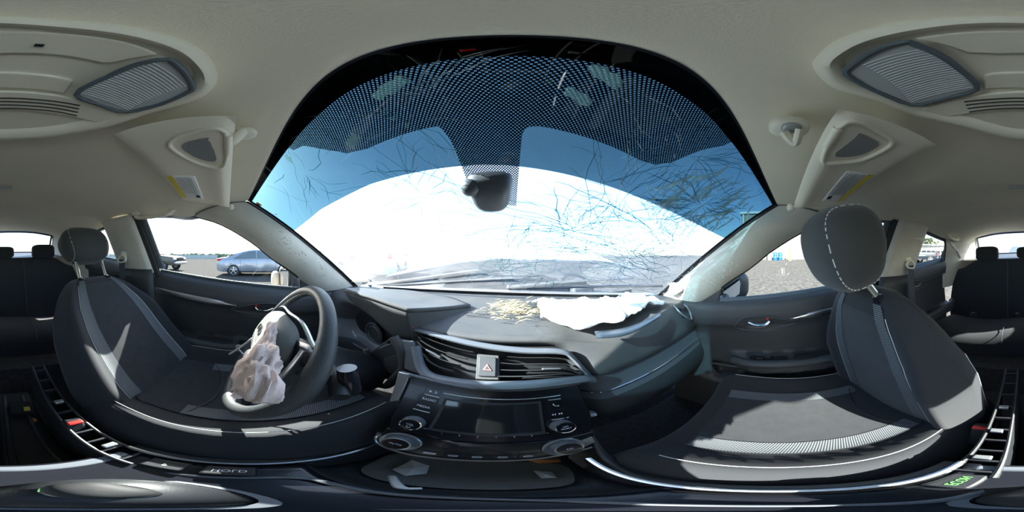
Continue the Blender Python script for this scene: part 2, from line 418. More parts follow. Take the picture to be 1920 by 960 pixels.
# ---- headliner
HE = [(.57, -.03, .195), (.605, -.25, .152), (.602, -.40, .172), (.60, -.60, .19), (.60, -.80, .178), (.605, -1.1, .147), (.585, -1.35, .13), (.50, -1.60, .20)]
HC = [(.055, .25), (-.15, .275), (-.38, .292), (-.60, .30), (-.85, .30), (-1.15, .29), (-1.40, .27), (-1.62, .25)]
HE2 = cr(HE, 6); HC2 = cr([(0, a, b) for a, b in HC], 6)
def head_row(i, n=28, off=0., ext=1.0):
    e, c = HE2[i], HC2[i]; p = lerp(2, 3.2, sst(0, 8, i)); r = []
    for j in range(n + 1):
        s = (j / n * 2 - 1) * ext
        r.append(V((s * e.x, lerp(c.y, e.y, min(1, s * s)), c.z - (c.z - e.z) * abs(s) ** p + off)))
    return r
CEIL = MB().grid([head_row(i) for i in range(len(HE2))]).build('ceiling', M['liner'], None, 'grey beige fabric headliner over the whole cabin', 'headliner', kind='structure', base=(0, -.7, .29), smooth=60)
MB().grid([head_row(i, 28, .018, 1.06) for i in range(len(HE2))]).build('roof_skin', M['paint'], CEIL, smooth=60)
def head_z(x, y):
    i = min(range(len(HE2)), key=lambda k: abs(lerp(HC2[k].y, HE2[k].y, min(1, (x / HE2[k].x) ** 2)) - y)); e, c = HE2[i], HC2[i]
    return c.z - (c.z - e.z) * min(1, abs(x / e.x)) ** lerp(2, 3.2, sst(0, 8, i))

# ---- A-pillars, B-pillars, C-pillars
FW = [(.605, -.25, .152), (.615, -.14, .112), (.64, -.02, .04), (.66, .07, -.03), (.685, .165, -.098), (.705, .28, -.195)]   # front window's forward edge
for sg, nm, lb in ((-1, 'trim_1', "driver's windscreen pillar, beige plastic with scratches"), (1, 'trim_2', "passenger's windscreen pillar, sunlit with torn fibres at its foot")):
    T = thing(nm, lb, 'pillar', (sg * .7, .4, -.19), kind='structure')
    fw = cr(FW, 6); n = len(fw); rows = []
    for i, p in enumerate(fw):
        t = i / (n - 1); a = ws(1, t * .97, .004); r = []
        for j in range(9):
            q = j / 8; m_ = a.lerp(p, q); bul = sin(pi * q) ** .7 * .034
            m_ += V((-.78, -.45, .05)).normalized() * bul
            r.append(V((m_.x * sg, m_.y, m_.z)))
        rows.append(r)
    MB().grid(rows).build('pillar_cover', M['pillar'], T, smooth=60)
    out = [[V((p.x + sg * .022, p.y + .02, p.z + .004)) for p in (r[0], r[2], r[4], r[6], r[8])] for r in rows]
    MB().grid(out).build('outer_pillar', M['paint'], T, smooth=60)
    MB().tube([V((ws(1, t * .97, .006).x * sg, *ws(1, t * .97, .006)[1:])) for t in [k / 20 for k in range(21)]], .004, 8).build('rubber_seal', M['rubber'], T)
    MB().tube(cr([rows[0][j] + V((0, 0, -.002)) for j in range(9)], 2), .0013, 6).build('seam', M['rubber'], T)
    if sg == 1:
        fb = MB(); rf = random.Random(5)
        for i in range(420):      # torn airbag fibres on the lower part of this pillar
            r = rows[rf.randint(int(n * .55), n - 2)]; p = r[rf.randint(0, 5)] + V((rf.uniform(-.01, 0), rf.uniform(-.02, .02), rf.uniform(-.012, .012)))
            d = V((rf.uniform(-1, .2), rf.uniform(-1, 1), rf.uniform(-1, 1))).normalized() * rf.uniform(.008, .024)
            k = V((rf.uniform(-1, 1), rf.uniform(-1, 1), rf.uniform(-1, 1))).normalized() * .0006
            fb.add([p - k, p + k, p + d], [(0, 1, 2)])
        fb.build('torn_fibres', M['airwhite'], T, kind='stuff', smooth=0)
        blob = MB().ellip(rows[-3][2] + V((-.02, -.01, .03)), (.07, .06, .05), e=.9)
        for v in blob.v: v += noise.noise_vector(v * 45) * .014
        blob.build('torn_foam', M['curtain'], T, smooth=60)
    else:
        sc_ = MB(); rf = random.Random(8)
        for i in range(60):
            r = rows[rf.randint(int(n * .3), n - 3)]; p = r[rf.randint(2, 4)] + V((.001, -.0015, .001)) + V((0, rf.uniform(-.01, .01), rf.uniform(-.01, .01)))
            d = V((0, rf.uniform(.4, 1), -rf.uniform(.2, .9))).normalized() * rf.uniform(.006, .02)
            sc_.add([p, p + d, p + d * .5 + V((.002, .0015, .0015))], [(0, 1, 2)])
        sc_.build('scratches', M['curtain'], T, kind='stuff', smooth=0)
def sx(z): return .60 + .28 * (.2 - z)        # how far out the side wall stands at a height
for sg, nm, lb in ((-1, 'trim_3', "centre door pillar behind the driver's seat, beige above and black below"), (1, 'trim_4', "centre door pillar by the passenger's seat, with belt guide")):
    T = thing(nm, lb, 'pillar', (sg * .68, -.62, -.85), kind='structure')
    def col(z0, z1, nz, fy, ry, inset=.0):
        rows = []
        for i in range(nz + 1):
            z = lerp(z0, z1, i / nz); a, b = fy(z), ry(z); r = []
            for j in range(9):
                q = j / 8; r.append(V((sg * (sx(max(z, -.1)) - .012 - .022 * sin(pi * q) ** .6 - inset), lerp(a, b, q), z)))
            rows.append(r)
        return rows
    fy = pwl([(-.9, -.46), (-.1, -.505), (.2, -.575)]); ry = pwl([(-.9, -.72), (-.1, -.73), (.2, -.80)])
    MB().grid(col(.20, -.10, 10, fy, ry)).build('upper_cover', M['pillar'], T, smooth=60, solid=.03)
    MB().grid(col(-.085, -.86, 14, fy, ry, .006)).build('lower_cover', M['door'], T, smooth=60, solid=.03)
    # weather strip and window channel in front
    MB().tube([V((sg * (sx(z) - .006), fy(z) + .012, z)) for z in [lerp(.195, -.8, k / 20) for k in range(21)]], (.022, .020), 8).build('weather_strip', M['rubber'], T)
    MB().tube([V((sg * (sx(z) + .004), fy(z) + .044, z)) for z in [lerp(.185, -.08, k / 10) for k in range(11)]], (.010, .019), 8, flat=(1, 0, 0)).build('window_channel', M['rubgrey'], T)
    # belt guide rail with its ring
    g = V((sg * (sx(.05) - .045), -.655, .05))
    MB().box(g + V((0, 0, -.005)), (.016, .045, .13)).build('belt_slider', M['linerpl'], T, bevel=.006)
    MB().tube(cr([g + V((-sg * .018, dy, dz)) for dy, dz in ((0, -.06), (.028, -.075), (.02, -.095), (-.02, -.10), (-.03, -.08))], 5, True), .006, 8, True).build('belt_ring', M['linerpl'], T)
for sg, nm, lb in ((-1, 'trim_5', 'rear roof pillar on the driver side'), (1, 'trim_6', 'rear roof pillar on the passenger side, pale and sunlit')):
    T = thing(nm, lb, 'pillar', (sg * .62, -1.4, -.05), kind='structure')
    rows = surf([[V((sg * x, y, z)) for x, y, z in r] for r in (
        ((.605, -1.12, .150), (.575, -1.30, .132), (.545, -1.46, .16), (.51, -1.60, .20)),
        ((.635, -1.17, .07), (.60, -1.38, .07), (.575, -1.62, .10), (.56, -1.80, .11)),
        ((.675, -1.18, -.02), (.63, -1.40, -.01), (.60, -1.75, .02), (.60, -2.02, .03)),
        ((.68, -1.18, -.25), (.66, -1.40, -.25), (.64, -1.75, -.2), (.62, -2.1, -.2)))], 4, 4)
    MB().grid(rows).build('pillar_cover', M['pillar'], T, smooth=60)
    MB().grid([[p + V((sg * .02, 0, .012)) for p in r] for r in rows]).build('outer_pillar', M['paint'], T, smooth=60)

# ---- floor, firewall, rear shelf
FL = MB().grid([[V((x, y, z)) for x in (-.74, -.4, -.12, .12, .4, .74)] for y, z in ((1.0, -.45), (.62, -.62), (.42, -.84), (-.2, -.86), (-.75, -.84), (-.86, -.72), (-1.3, -.70), (-2.2, -.5))]).build(
    'floor', M['carpet'], None, 'black carpeted cabin floor with footwells', 'floor', kind='structure', base=(0, -.3, -.86), smooth=40)
MB().grid([[V((x, y, z)) for x in (-.74, 0, .74)] for y, z in ((.78, -.2), (.80, -.45), (.9, -.65))]).build('firewall', M['carpet'], FL)
MB().grid([[V((x, y, z)) for x in (-.74, -.4, -.12, .12, .4, .74)] for y, z in ((1.0, -.48), (.62, -.65), (.42, -.88), (-.2, -.9), (-.75, -.88), (-1.3, -.74), (-2.2, -.54))]).build('underbody', M['engine'], FL)
SH = MB().grid(surf([[(-.62, -1.42, -.03), (0, -1.42, -.02), (.62, -1.42, -.03)], [(-.62, -1.8, .0), (0, -1.8, .012), (.62, -1.8, .0)], [(-.62, -2.12, .035), (0, -2.16, .04), (.62, -2.12, .035)]], 4, 4)).build(
    'trim_7', M['door'], None, 'grey parcel shelf under the rear window', 'parcel shelf', kind='structure', base=(0, -1.8, 0), smooth=60)
MB().grid([[V((x, y, z)) for x in (-.66, 0, .66)] for y, z in ((-2.14, .04), (-2.16, -.5), (-1.4, -.5))]).build('trunk_bulkhead', M['carpet'], SH)
W6 = thing('window_6', 'curved rear window behind the rear headrests', 'window', (0, -1.9, .1), kind='structure')
rg = surf([[(-.50, -1.60, .20), (-.25, -1.66, .243), (.25, -1.66, .243), (.50, -1.60, .20)], [(-.545, -1.80, .125), (-.27, -1.88, .16), (.27, -1.88, .16), (.545, -1.80, .125)],
           [(-.59, -2.02, .03), (-.3, -2.12, .04), (.3, -2.12, .04), (.59, -2.02, .03)]], 5, 5)
MB().grid(rg).build('pane', M['rearglass'], W6, smooth=60)
MB().tube(rg[0] + [r[-1] for r in rg] + rg[-1][::-1] + [r[0] for r in rg[::-1]], .012, 8).build('black_border', M['fritblack'], W6)

# ---- doors
def door(nm, sg, front, label):
    if front:
        yf, yr = .40, -.53; zs = lambda y: lerp(-.183, -.099, min(1, max(0, (.25 - y) / .75)))
    else:
        yf, yr = -.74, -1.22; zs = lambda y: lerp(-.062, -.008, (-.74 - y) / .46)
    T = thing(nm, label, 'car door', (sg * .68, (yf + yr) / 2, -.8), kind='structure')
    prof = pwl([(0, .700), (.006, .690), (.016, .676), (.035, .668), (.07, .664), (.10, .667), (.118, .676), (.14, .682), (.22, .686), (.30, .682), (.37, .676), (.5, .672), (.75, .676)])
    o = 0 if front else -.80
    ah = -.425 if front else -.38
    def X(y, z):
        d = zs(y) - z; x = prof(d)
        x += .014 * sst(0, 1, 1 - max(0, ((y - o - .02) / .10) ** 2 + ((z + (.262 if front else .17)) / .038) ** 2))      # handle bowl
        ab = sst(.16, .05, y - o) * sst(-.62, -.5, y - o)
        x -= .078 * ab * sst(ah + .012, ah - .008, z) * sst(ah - .085, ah - .05, z)                     # armrest ledge
        if front:
            x -= .030 * sst(.30, .2, y) * sst(-.62, -.585, z) * 0 + .02 * sst(-.585, -.60, z) * sst(.32, .2, y)
            x += .05 * sst(.235, .205, y) * sst(-.11, -.07, y) * sst(ah - .155, ah - .145, z) * sst(ah - .06, ah - .075, z)   # map pocket
        return x
    rows = []
    ny, nz = (70, 76) if front else (40, 60)
    for i in range(ny + 1):
        y = lerp(yf, yr, i / ny); r = []
        for j in range(nz + 1):
            d = (j / nz) ** 1.15 * .76; z = zs(y) - d
            if z < -.84: z = -.84 - (j / nz) * .001
            r.append(V((sg * X(y, z), y, z)))
        rows.append(r)
    MB().grid(rows).build('door_card', M['door'], T, smooth=50)
    k = int(nz * .20)
    MB().grid([[p + V((-sg * .0015, 0, 0)) for p in r[:k]] for r in rows]).build('soft_top', M['doorup'], T, smooth=50)
    MB().grid([[V((sg * .735, y, z)) for z in (zs(y) + .004, -.35, -.86)] for y in [lerp(yf + .03, yr - .05, q / 8) for q in range(9)]]).build('outer_skin', M['paint'], T)
    MB().tube([V((sg * .704, y, zs(y) + .003)) for y in [lerp(yf - .14 if front else yf, yr, q / 12) for q in range(13)]], (.012, .005), 8).build('window_sill', M['rubgrey'], T)
    # inner release lever
    hy, hz = (o + .03, -.262) if front else (o - .03, -.175)
    hx = X(hy, hz)
    lev = cr([V((sg * (hx - .006), hy + .045, hz + .004)), V((sg * (hx - .014), hy + .015, hz - .004)), V((sg * (hx - .016), hy - .02, hz)), V((sg * (hx - .014), hy - .035, hz + .012))], 5)
    L_ = MB().tube(lev, [(.008, .004)] * len(lev), 10).build('release_lever', M['chrome'], T, label='chrome release lever')
    MB().box((sg * (hx - .010), hy - .028, hz + .020), (.006, .010, .012)).build('lock_tab', M['red'], T, bevel=.002, label='red lock tab')
    MB().tube(cr([V((sg * (X(hy + a, hz + b) - .003), hy + a, hz + b)) for a, b in ((.095, -.01), (.06, .028), (0, .035), (-.08, .022), (-.14, .0), (-.06, -.022), (.03, -.034), (.08, -.03))], 5, True), .0035, 6, True).build('lever_surround', M['dashlow'], T)
    # bright trim strip
    if front:
        a = V((sg * .668, -.085, -.238)); b = V((sg * .668, -.55, -.188))
        pts = [a.lerp(b, q / 12) for q in range(13)]
        pts = [V((sg * (X(p.y, p.z) - .004), p.y, p.z)) for p in pts]
        MB().tube(pts, [(.0135 * min(1, .15 + q / 3), .006) for q in range(13)], 8, flat=(0, 0, 1)).build('trim_strip', M['silver'], T, label='satin silver trim strip')
    # armrest pad with grab cup and switch plate
    ax = .600
    pad = cr([V((sg * (ax + dx), y, ah + dz)) for y, dx, dz in ((o + .13, .05, -.018), (o + .06, .012, -.006), (o - .10, .003, 0), (o - .25, 0, .006), (o - .40, .006, .014), (o - .52 if front else o - .42, .03, .02))], 5)
    MB().tube(pad, [(.018, .02)] * len(pad), 12, flat=(0, 0, 1)).build('armrest', M['doorup'], T)
    MB().ellip((sg * (ax + .022), o - .17, ah + .016), (.05, .15, .012), e=.5).build('grab_cup', M['void'], T)
    if front:
        MB().box((sg * (ax + .03), .0, ah + .006), (.05, .14, .006)).build('switch_plate', M['gloss'], T, bevel=.003)
        for q in range(2 if sg > 0 else 4):
            MB().box((sg * (ax + .03 + .012 * (q % 2)), .03 - .05 * (q // 2) - .03 * (q % 2) * (sg > 0), ah + .012), (.012, .024, .008)).build('window_switch', M['black'], T, bevel=.002)
        rim = cr([V((sg * (X(y, z) - (.004 if 0 else -.0)), y, z)) for y, z in ((.225, ah - .075), (.12, ah - .072), (-.06, ah - .07), (-.09, ah - .085), (-.06, ah - .135), (0, ah - .155), (.12, ah - .157), (.19, ah - .14))], 5, True)
        MB().tube([V((sg * .668, p.y, p.z)) for p in rim], .005, 8, True).build('pocket_rim', M['doorup'], T)
    else:
        MB().tube([V((sg * (X(y, zs(y) - .115) - .004), y, zs(y) - .115)) for y in [lerp(yf, yr, q / 8) for q in range(9)]], .004, 8).build('crease_trim', M['doorup'], T)
    # window glass and its frame
    if front:
        fe = [V((sx(p[2]), p[1], p[2])) for p in [(x, y, z) for x, y, z in cr(FW, 4)]][:-3]
        te = [V((sx(.172), -.40, .172)), V((sx(.188), -.55, .188))]
        poly = te[::-1] + fe + [V((sx(zs(.2)), .2, zs(.2) - .02)), V((sx(zs(-.5)), -.5, zs(-.5) - .02))]
    else:
        poly = [V((sx(.172), -.81, .172)), V((sx(.147), -1.1, .147)), V((sx(.10), -1.155, .10)), V((sx(-.03), -1.19, -.03)), V((sx(-.07), -.72, -.08))]
    MB().add([V((sg * (p.x + .004), p.y, p.z)) for p in poly], [tuple(range(len(poly)))]).build('window_pane', M['glass'], T, smooth=0)
    fr = [V((sg * (p.x + .002), p.y, p.z + .004)) for p in (poly if front else poly)]
    MB().tube(fr[:-2] if front else fr[:-1], .008, 6).build('window_frame', M['rubber'], T)
    if front:      # black corner sail behind the mirror
        sail = [V((sg * .693, y, z)) for y, z in ((.205, -.185), (.198, -.118), (.235, -.138), (.29, -.18), (.34, -.21), (.30, -.22))]
        MB().prism(sail, (sg * .012, 0, 0)).build('corner_sail', M['sailpl'], T, bevel=.003)
    return T
door('door_1', -1, True, "driver's door with silver strip, beside the steering wheel")
door('door_2', 1, True, "front passenger door with map pocket and silver strip")
door('door_3', -1, False, "rear door behind the driver's seat")
door('door_4', 1, False, "rear door behind the passenger's seat, chrome lever and red lock")

# ================================================================== DASHBOARD
DB = thing('dashboard', 'dark grey dusty dashboard below the windscreen', 'dashboard', (0, .5, -.5))
def dprof(x):
    a = abs(x) / .7; yb = .80 - .28 * a * a
    if x > .16 or x < -.52: k = 1.
    else: k = 0.
    k = sst(.10, .22, x) if x > 0 else 0.
    if x < -.50: k = .6
    f = lambda p, q: lerp(p, q, k)
    return [(yb + .02, -.19), (yb - .03, -.184), (f(.60, .58) - .12 * a * a, -.183), (f(.45, .46) - .05 * a * a, -.186), (f(.375, .40) - .03 * a * a, f(-.195, -.196)), (f(.352, .345), f(-.208, -.225)),
            (f(.40, .308), f(-.25, -.285)), (f(.42, .302), f(-.30, -.308)), (f(.40, .306), f(-.34, -.316)), (f(.38, .290), f(-.36, -.368)), (f(.36, .270), f(-.40, -.42)), (f(.36, .266), f(-.46, -.468)), (f(.40, .30), f(-.52, -.505)), (.55, -.52)]
xs = [-.69, -.60, -.5, -.4, -.3, -.2, -.1, 0, .08, .14, .18, .22, .28, .36, .45, .54, .62, .675]
ctrl = [[(x, y, z) for y, z in dprof(x)] for x in xs]
dsurf = surf(ctrl, 4, 4)
k0, k1, k2 = 0, 7 * 4, 9 * 4
MB().grid([r[:k1 + 1] for r in dsurf]).build('dash_top', M['dash'], DB, smooth=60)
MB().grid([r[k1:k2 + 3] for r in dsurf]).build('dash_garnish', M['garnish'], DB, smooth=60)
MB().grid([r[k2 + 2:] for r in dsurf]).build('dash_lower', M['dashlow'], DB, smooth=60)
i0 = xs.index(.18) * 4
MB().tube([r[k1] + V((0, -.001, 0)) for r in dsurf[i0:]], .0022, 6).build('groove', M['void'], DB)
MB().tube([r[k2] + V((0, -.003, 0)) for r in dsurf[i0 - 2:]], .0022, 8).build('chrome_line', M['chrome'], DB, label='thin chrome line across the passenger side')
# side end of the dash with an exposed vent hole
ve = [V((.668, .345, -.215)), V((.668, .40, -.205)), V((.640, .405, -.2)), (.60, .36, -.205), (.605, .325, -.235), (.65, .31, -.265)]
MB().tube(cr(ve, 5, True), .004, 8, True).build('side_vent_rim', M['silverpl'], DB)
MB().prism([V(p) + V((0, .004, -.004)) for p in ve], (0, .004, -.01)).build('side_vent_hole', M['void'], DB)
for q in range(4):
    MB().box((.617 + .013 * q, .352 + .006 * q, -.214 - .002 * q), (.004, .05, .012)).build('side_vent_slat', M['black'], DB, bevel=.001)
# windscreen-side channel and defroster slot
MB().tube([V((x, .80 - .28 * (x / .7) ** 2 - .045, -.180)) for x in [lerp(-.55, .5, q / 16) for q in range(17)]], (.004, .012), 8).build('defroster_slot', M['void'], DB)
crk = MB(); rd = random.Random(11)
for q in range(26):     # wrinkles and tears in the dash skin
    x, y = rd.uniform(-.12, .2), rd.uniform(.44, .62); p = []
    for k in range(rd.randint(5, 9)):
        p.append(V((x, y, -.1815 + .001 * k * 0))); x += rd.uniform(.012, .03); y += rd.uniform(-.008, .004)
    crk.tube(p, .0014, 5)
crk.build('skin_wrinkles', M['dashlow'], DB, kind='stuff')
# ---- instrument hood
FLp, FMp, FRp = at(645, 547, z=-.135), at(702, 566, z=-.145), at(765, 587, z=-.156)
BLp, BMp, BRp = at(650, 543, y=.43), at(770, 549, y=.62), at(882, 577, z=-.182)
LA, LB, LC = at(668, 572, y=.315), at(742, 633, y=.335), at(773, 639, y=.345)
hood = surf([[BLp, at(705, 545, y=.53), BMp, at(840, 561, y=.63), BRp], [BLp.lerp(FLp, .5), at(704, 553, y=.44), at(758, 565, y=.46), at(800, 575, y=.47), BRp.lerp(FRp, .35)],
             [FLp, FMp.lerp(FLp, .4), FMp, FMp.lerp(FRp, .6), FRp]], 6, 5)
MB().grid(hood).build('instrument_hood', M['dash'], DB, smooth=60, solid=.012, solid_off=1)
face = surf([[FLp, FMp.lerp(FLp, .4), FMp, FMp.lerp(FRp, .6), FRp], [LA, LA.lerp(LB, .4) + V((0, .006, 0)), LA.lerp(LB, .75), LB, LC]], 6, 5)
MB().grid(face).build('hood_face', M['dash'], DB, smooth=60, solid=.006, solid_off=1)
dn = V((0, .01, -.05))
MB().grid([[FRp, LC], [FRp.lerp(BRp, .3), FRp.lerp(BRp, .3) + V((.02, 0, -.05))], [FRp.lerp(BRp, .65), FRp.lerp(BRp, .65) + V((.015, 0, -.03))], [BRp, BRp + V((.01, 0, -.02))]]).build('hood_side', M['dash'], DB)
MB().prism([at(765, 602, y=.34), at(769, 606, y=.34), at(774, 615, y=.34), at(770, 614, y=.34)], (0, .006, 0)).build('red_clip', M['red'], DB, label='small red clip')
# ---- instrument cluster
IC = thing('instrument_cluster', 'broken instrument cluster with round dial behind the steering wheel', 'gauges', at(690, 640, y=.38))
def aty(px, py, y): return at(px, py, y=y)
MB().prism([aty(618, 575, .40), aty(660, 553, .40), aty(700, 575, .40), aty(748, 630, .40), aty(738, 640, .40), aty(690, 668, .40), aty(640, 640, .40)], (0, .03, 0)).build('gauge_housing', M['black'], IC, bevel=.003)
dc = aty(700, 625, .385)
for rr, nm, mt, th in ((.043, 'dial_ring', 'garnish', .0025), (.030, 'inner_ring', 'silverpl', .0012)):
    MB().tube([dc + V((cos(a) * rr, 0, sin(a) * rr)) for a in [k * pi / 20 for k in range(40)]], th, 8, True).build(nm, M[mt], IC)
MB().lathe([(0, 0), (.041, 0), (.041, .006), (0, .006)], dc + V((0, .004, 0)), (0, 1, 0)).build('dial_face', M['dashlow'], IC)
MB().prism([aty(628, 612, .375), aty(648, 608, .375), aty(642, 628, .375), aty(628, 622, .375)], (0, .003, 0)).build('lens_shard', M['label'], IC)
MB().prism([aty(652, 632, .375), aty(661, 620, .375), aty(675, 645, .375), aty(668, 642, .375)], (0, .003, 0)).build('lens_shard', M['label'], IC)
MB().tube([aty(650, 610, .372), aty(641, 629, .372), aty(672, 650, .36), aty(694, 661, .36), aty(738, 631, .36)], .003, 8).build('lens_edge', M['silverpl'], IC)
for q in range(6):
    MB().box(aty(654 + q * 5, 562 + q * 3, .37), (.006, .01, .012)).build('clip', M['silverpl'], IC, bevel=.001)
# ---- open tray beside the column
TY = thing('lower_cowl', 'curved grey open trim cowl between steering column and centre vents', 'trim panel', aty(715, 700, .30))
rim = cr([aty(*p, .305) for p in ((686, 655), (689, 672), (681, 695), (690, 710), (720, 724), (738, 712), (757, 690), (754, 660), (738, 632))], 5)
MB().tube(rim, (.010, .014), 10).build('rim', M['dash'], TY)
MB().grid([[aty(694, 660, .33), aty(745, 640, .345)], [aty(698, 690, .33), aty(754, 672, .345)], [aty(722, 712, .325), aty(752, 690, .335)]]).build('inner_panel', M['dashlow'], TY)
MB().prism([aty(720, 672, .32), aty(752, 663, .335), aty(756, 685, .335), aty(738, 704, .325), aty(718, 690, .32)], (0, .004, 0)).build('knee_plate', M['dash'], TY)
MB().prism([aty(742, 635, .31), aty(773, 640, .31), aty(779, 675, .30), aty(797, 706, .28), aty(757, 692, .29), aty(757, 668, .30)], (0, .012, -.004)).build('side_cheek', M['garnish'], TY, bevel=.004)
# ---- centre vents with hazard switch
CV = thing('centre_air_vents', 'pair of dashboard air vents flanking a hazard switch', 'air vents', (0, .3, -.26))
ts = [aty(773, 615, .355), aty(820, 628, .35), aty(900, 647, .342), aty(980, 657, .335), aty(1050, 659, .33), aty(1075, 672, .322), aty(1112, 712, .298)]
tsc = cr(ts, 5)
MB().tube(tsc, (.006, .011), 10, flat=(0, 0, 1)).build('upper_strip', M['garnish'], CV)
bs = [aty(780, 650, .315), aty(788, 685, .29), aty(805, 705, .275), aty(850, 716, .27), aty(900, 722, .268), aty(960, 723, .268), aty(1030, 718, .272), aty(1090, 711, .285), aty(1112, 712, .29)]
bsc = cr(bs, 4)
MB().tube(bsc, (.008, .012), 10, flat=(0, 0, 1)).build('lower_ledge', M['garnish'], CV)
n = 24; vb = []
for i in range(n + 1):
    a = tsc[int(i / n * (len(tsc) - 1))]; b = bsc[int(i / n * (len(bsc) - 1))]
    vb.append([a + V((0, .002, -.004)), a.lerp(b, .1) + V((0, .02, -.02)), a.lerp(b, .5) + V((0, .03, -.03)), a.lerp(b, .9) + V((0, .018, -.018)), b + V((0, .002, 0))])
MB().grid(vb).build('vent_duct', M['black'], CV, smooth=60)
def vrow(pxs, f, d=.0):
    out = []
    for px in pxs:
        q = (px - 780) / (1105 - 780); a = tsc[int(min(1, max(0, (px - 773) / 339)) * (len(tsc) - 1))]
        b = bsc[int(min(1, max(0, (px - 780) / 332)) * (len(bsc) - 1))]
        out.append(a.lerp(b, f) + V((0, .008 + d, -.006)))
    return out
for x0, x1 in ((786, 888), (940, 1082)):
    for f in (.2, .38, .56, .74):
        pts = vrow([lerp(x0 + (6 if f > .5 else 0), x1 - (30 if x1 > 1000 else 0) * (f - .2) * 0, k / 10) for k in range(11)], f)
        MB().tube(pts, (.010, .0016), 8, flat=(0, .6, -.5)).build('vent_slat', M['dash'], CV)
    mid = lerp(x0, x1, .55)
    MB().tube(vrow([mid - 18, mid, mid + 20], .5, -.004), (.009, .003), 8, flat=(0, .6, -.5)).build('vane_tab', M['garnish'], CV)
hz = [aty(895, 664, .335), aty(936, 667, .333), aty(936, 713, .284), aty(892, 711, .284)]
hn = (hz[1] - hz[0]).cross(hz[3] - hz[0]).normalized()
if hn.y > 0: hn = -hn
MB().prism([p + hn * .004 for p in hz], -hn * .03).build('hazard_surround', M['dash'], CV, bevel=.002)
hc = sum(hz, V()) / 4
HZ = MB().prism([hc + (p - hc) * .78 + hn * .009 for p in hz], -hn * .01).build('hazard_switch', M['dashlow'], CV, bevel=.002)
hu = (hz[1] - hz[0]).normalized(); hv = (hz[0] - hz[3]).normalized()
tri = [hc + hn * .0102 + hu * a + hv * b for a, b in ((-.0085, -.010), (.0085, -.010), (0, .006))]
MB().prism(tri, hn * .0008).build('warning_triangle', mat('warning_red', (.8, .22, .2), .5), HZ, label='red warning triangle')
tri2 = [hc + hn * .0112 + hu * a + hv * b for a, b in ((-.0045, -.0078), (.0045, -.0078), (0, .0005))]
MB().prism(tri2, hn * .0004).build('triangle_core', M['dashlow'], HZ)
# ribs in the open joint above the vents
JT = MB()
for q in range(24):
    px = lerp(800, 1035, q / 23); JT.box(aty(px, 632 + 22 * sst(790, 960, px), .358), (.004, .012, .010))
JT.build('joint_clips', M['black'], DB, kind='stuff')
MB().tube([aty(px, 622 + 28 * sst(785, 1000, px), .362) for px in range(782, 1060, 12)], (.011, .006), 8).build('open_joint', M['void'], DB)

# ---- head unit: its own tilted plane
HO = V((0, .262, -.285)); HU = V((.98227768, .1555775, -.10452846)); HV = V((-.00465616, -.53726224, -.8434024)); HN = HV.cross(HU).normalized()
if HN.y > 0: HN = -HN
def hp(u, v, d=0.): return HO + HU * u + HV * v + HN * d
def hrect(u0, v0, u1, v1, d, th, name, mt, par, bevel=.0006, **k):
    return MB().prism([hp(u0, v0, d), hp(u1, v0, d), hp(u1, v1, d), hp(u0, v1, d)], -HN * th).build(name, mt, par, bevel=bevel, **k)
def htext(s, u, v, size, par, mt=None, d=.0008): return text(s, hp(u, v, d), HU, -HV, size, mt or M['icon'], par)
HUD = thing('car_stereo', 'gloss black car stereo with blank screen, two knobs and printed buttons', 'car stereo', hp(.014, .08, -.03))
fp = [(-.137, .004), (-.13, -.002), (0, -.001), (.15, .002), (.163, .006), (.167, .05), (.168, .10), (.155, .15), (-.118, .15), (-.126, .12), (-.132, .07)]
MB().prism([hp(u, v, 0) for u, v in fp], -HN * .03).build('faceplate', M['gloss'], HUD, bevel=.003)
MB().tube(cr([hp(u, v, .001) for u, v in fp[:5]], 4), .0035, 8).build('upper_edge', M['garnish'], HUD)
MB().prism([hp(-.165, .002, -.004), hp(-.14, -.002, .002), hp(-.134, .07, .002), hp(-.148, .085, -.004)], -HN * .02).build('side_bezel', M['silverpl'], HUD, bevel=.002)
hrect(-.066, .033, .086, .126, .0012, .002, 'screen_frame', M['dashlow'], HUD)
hrect(-.061, .037, .081, .119, .0020, .001, 'screen', M['screen'], HUD, label='blank grey screen')
for a, b in (((-.07, .0215), (.122, .025)), ((-.099, .0345), (-.074, .0348)), ((-.104, .078), (-.077, .0785)), ((.099, .033), (.121, .034)), ((.099, .0895), (.119, .0905)), ((.123, .0905), (.127, .0906))):
    MB().tube([hp(*a, .0006), hp(*b, .0006)], .0009, 6).build('light_line', M['white'], HUD)
for (u0, v0, u1, v1), s in (((-.102, .017, -.075, .031), None), ((-.103, .037, -.073, .054), 'RADIO'), ((-.106, .057, -.076, .075), 'MEDIA'), ((.098, .037, .123, .060), None), ((.098, .063, .124, .086), None)):
    B_ = hrect(u0, v0, u1, v1, .0006, .002, 'button', M['gloss'], HUD)
    if s: htext(s, (u0 + u1) / 2, (v0 + v1) / 2, .0075, B_)
MB().lathe([(0, 0), (.0022, 0), (.0022, .0004), (0, .0004)], hp(-.092, .024, .0006), HN, 12).build('sun_icon', M['icon'], HUD)
MB().prism([hp(-.084 + .003 * cos(a), .024 + .003 * sin(a), .0006) for a in [-1.6 + k * .4 for k in range(9)]] + [hp(-.0845 + .0015 * cos(a), .024 + .0026 * sin(a), .0006) for a in [1.6 - k * .4 for k in range(9)]], HN * .0004).build('moon_icon', M['icon'], HUD)
MB().tube(cr([hp(.106, .045, .001), hp(.107, .049, .001), hp(.111, .052, .001), hp(.115, .0525, .001)], 4), [.0016, .0013, .0009, .0009, .0009, .0009, .0009, .0009, .0009, .0009, .0009, .0013, .0016], 6).build('phone_icon', M['icon'], HUD)
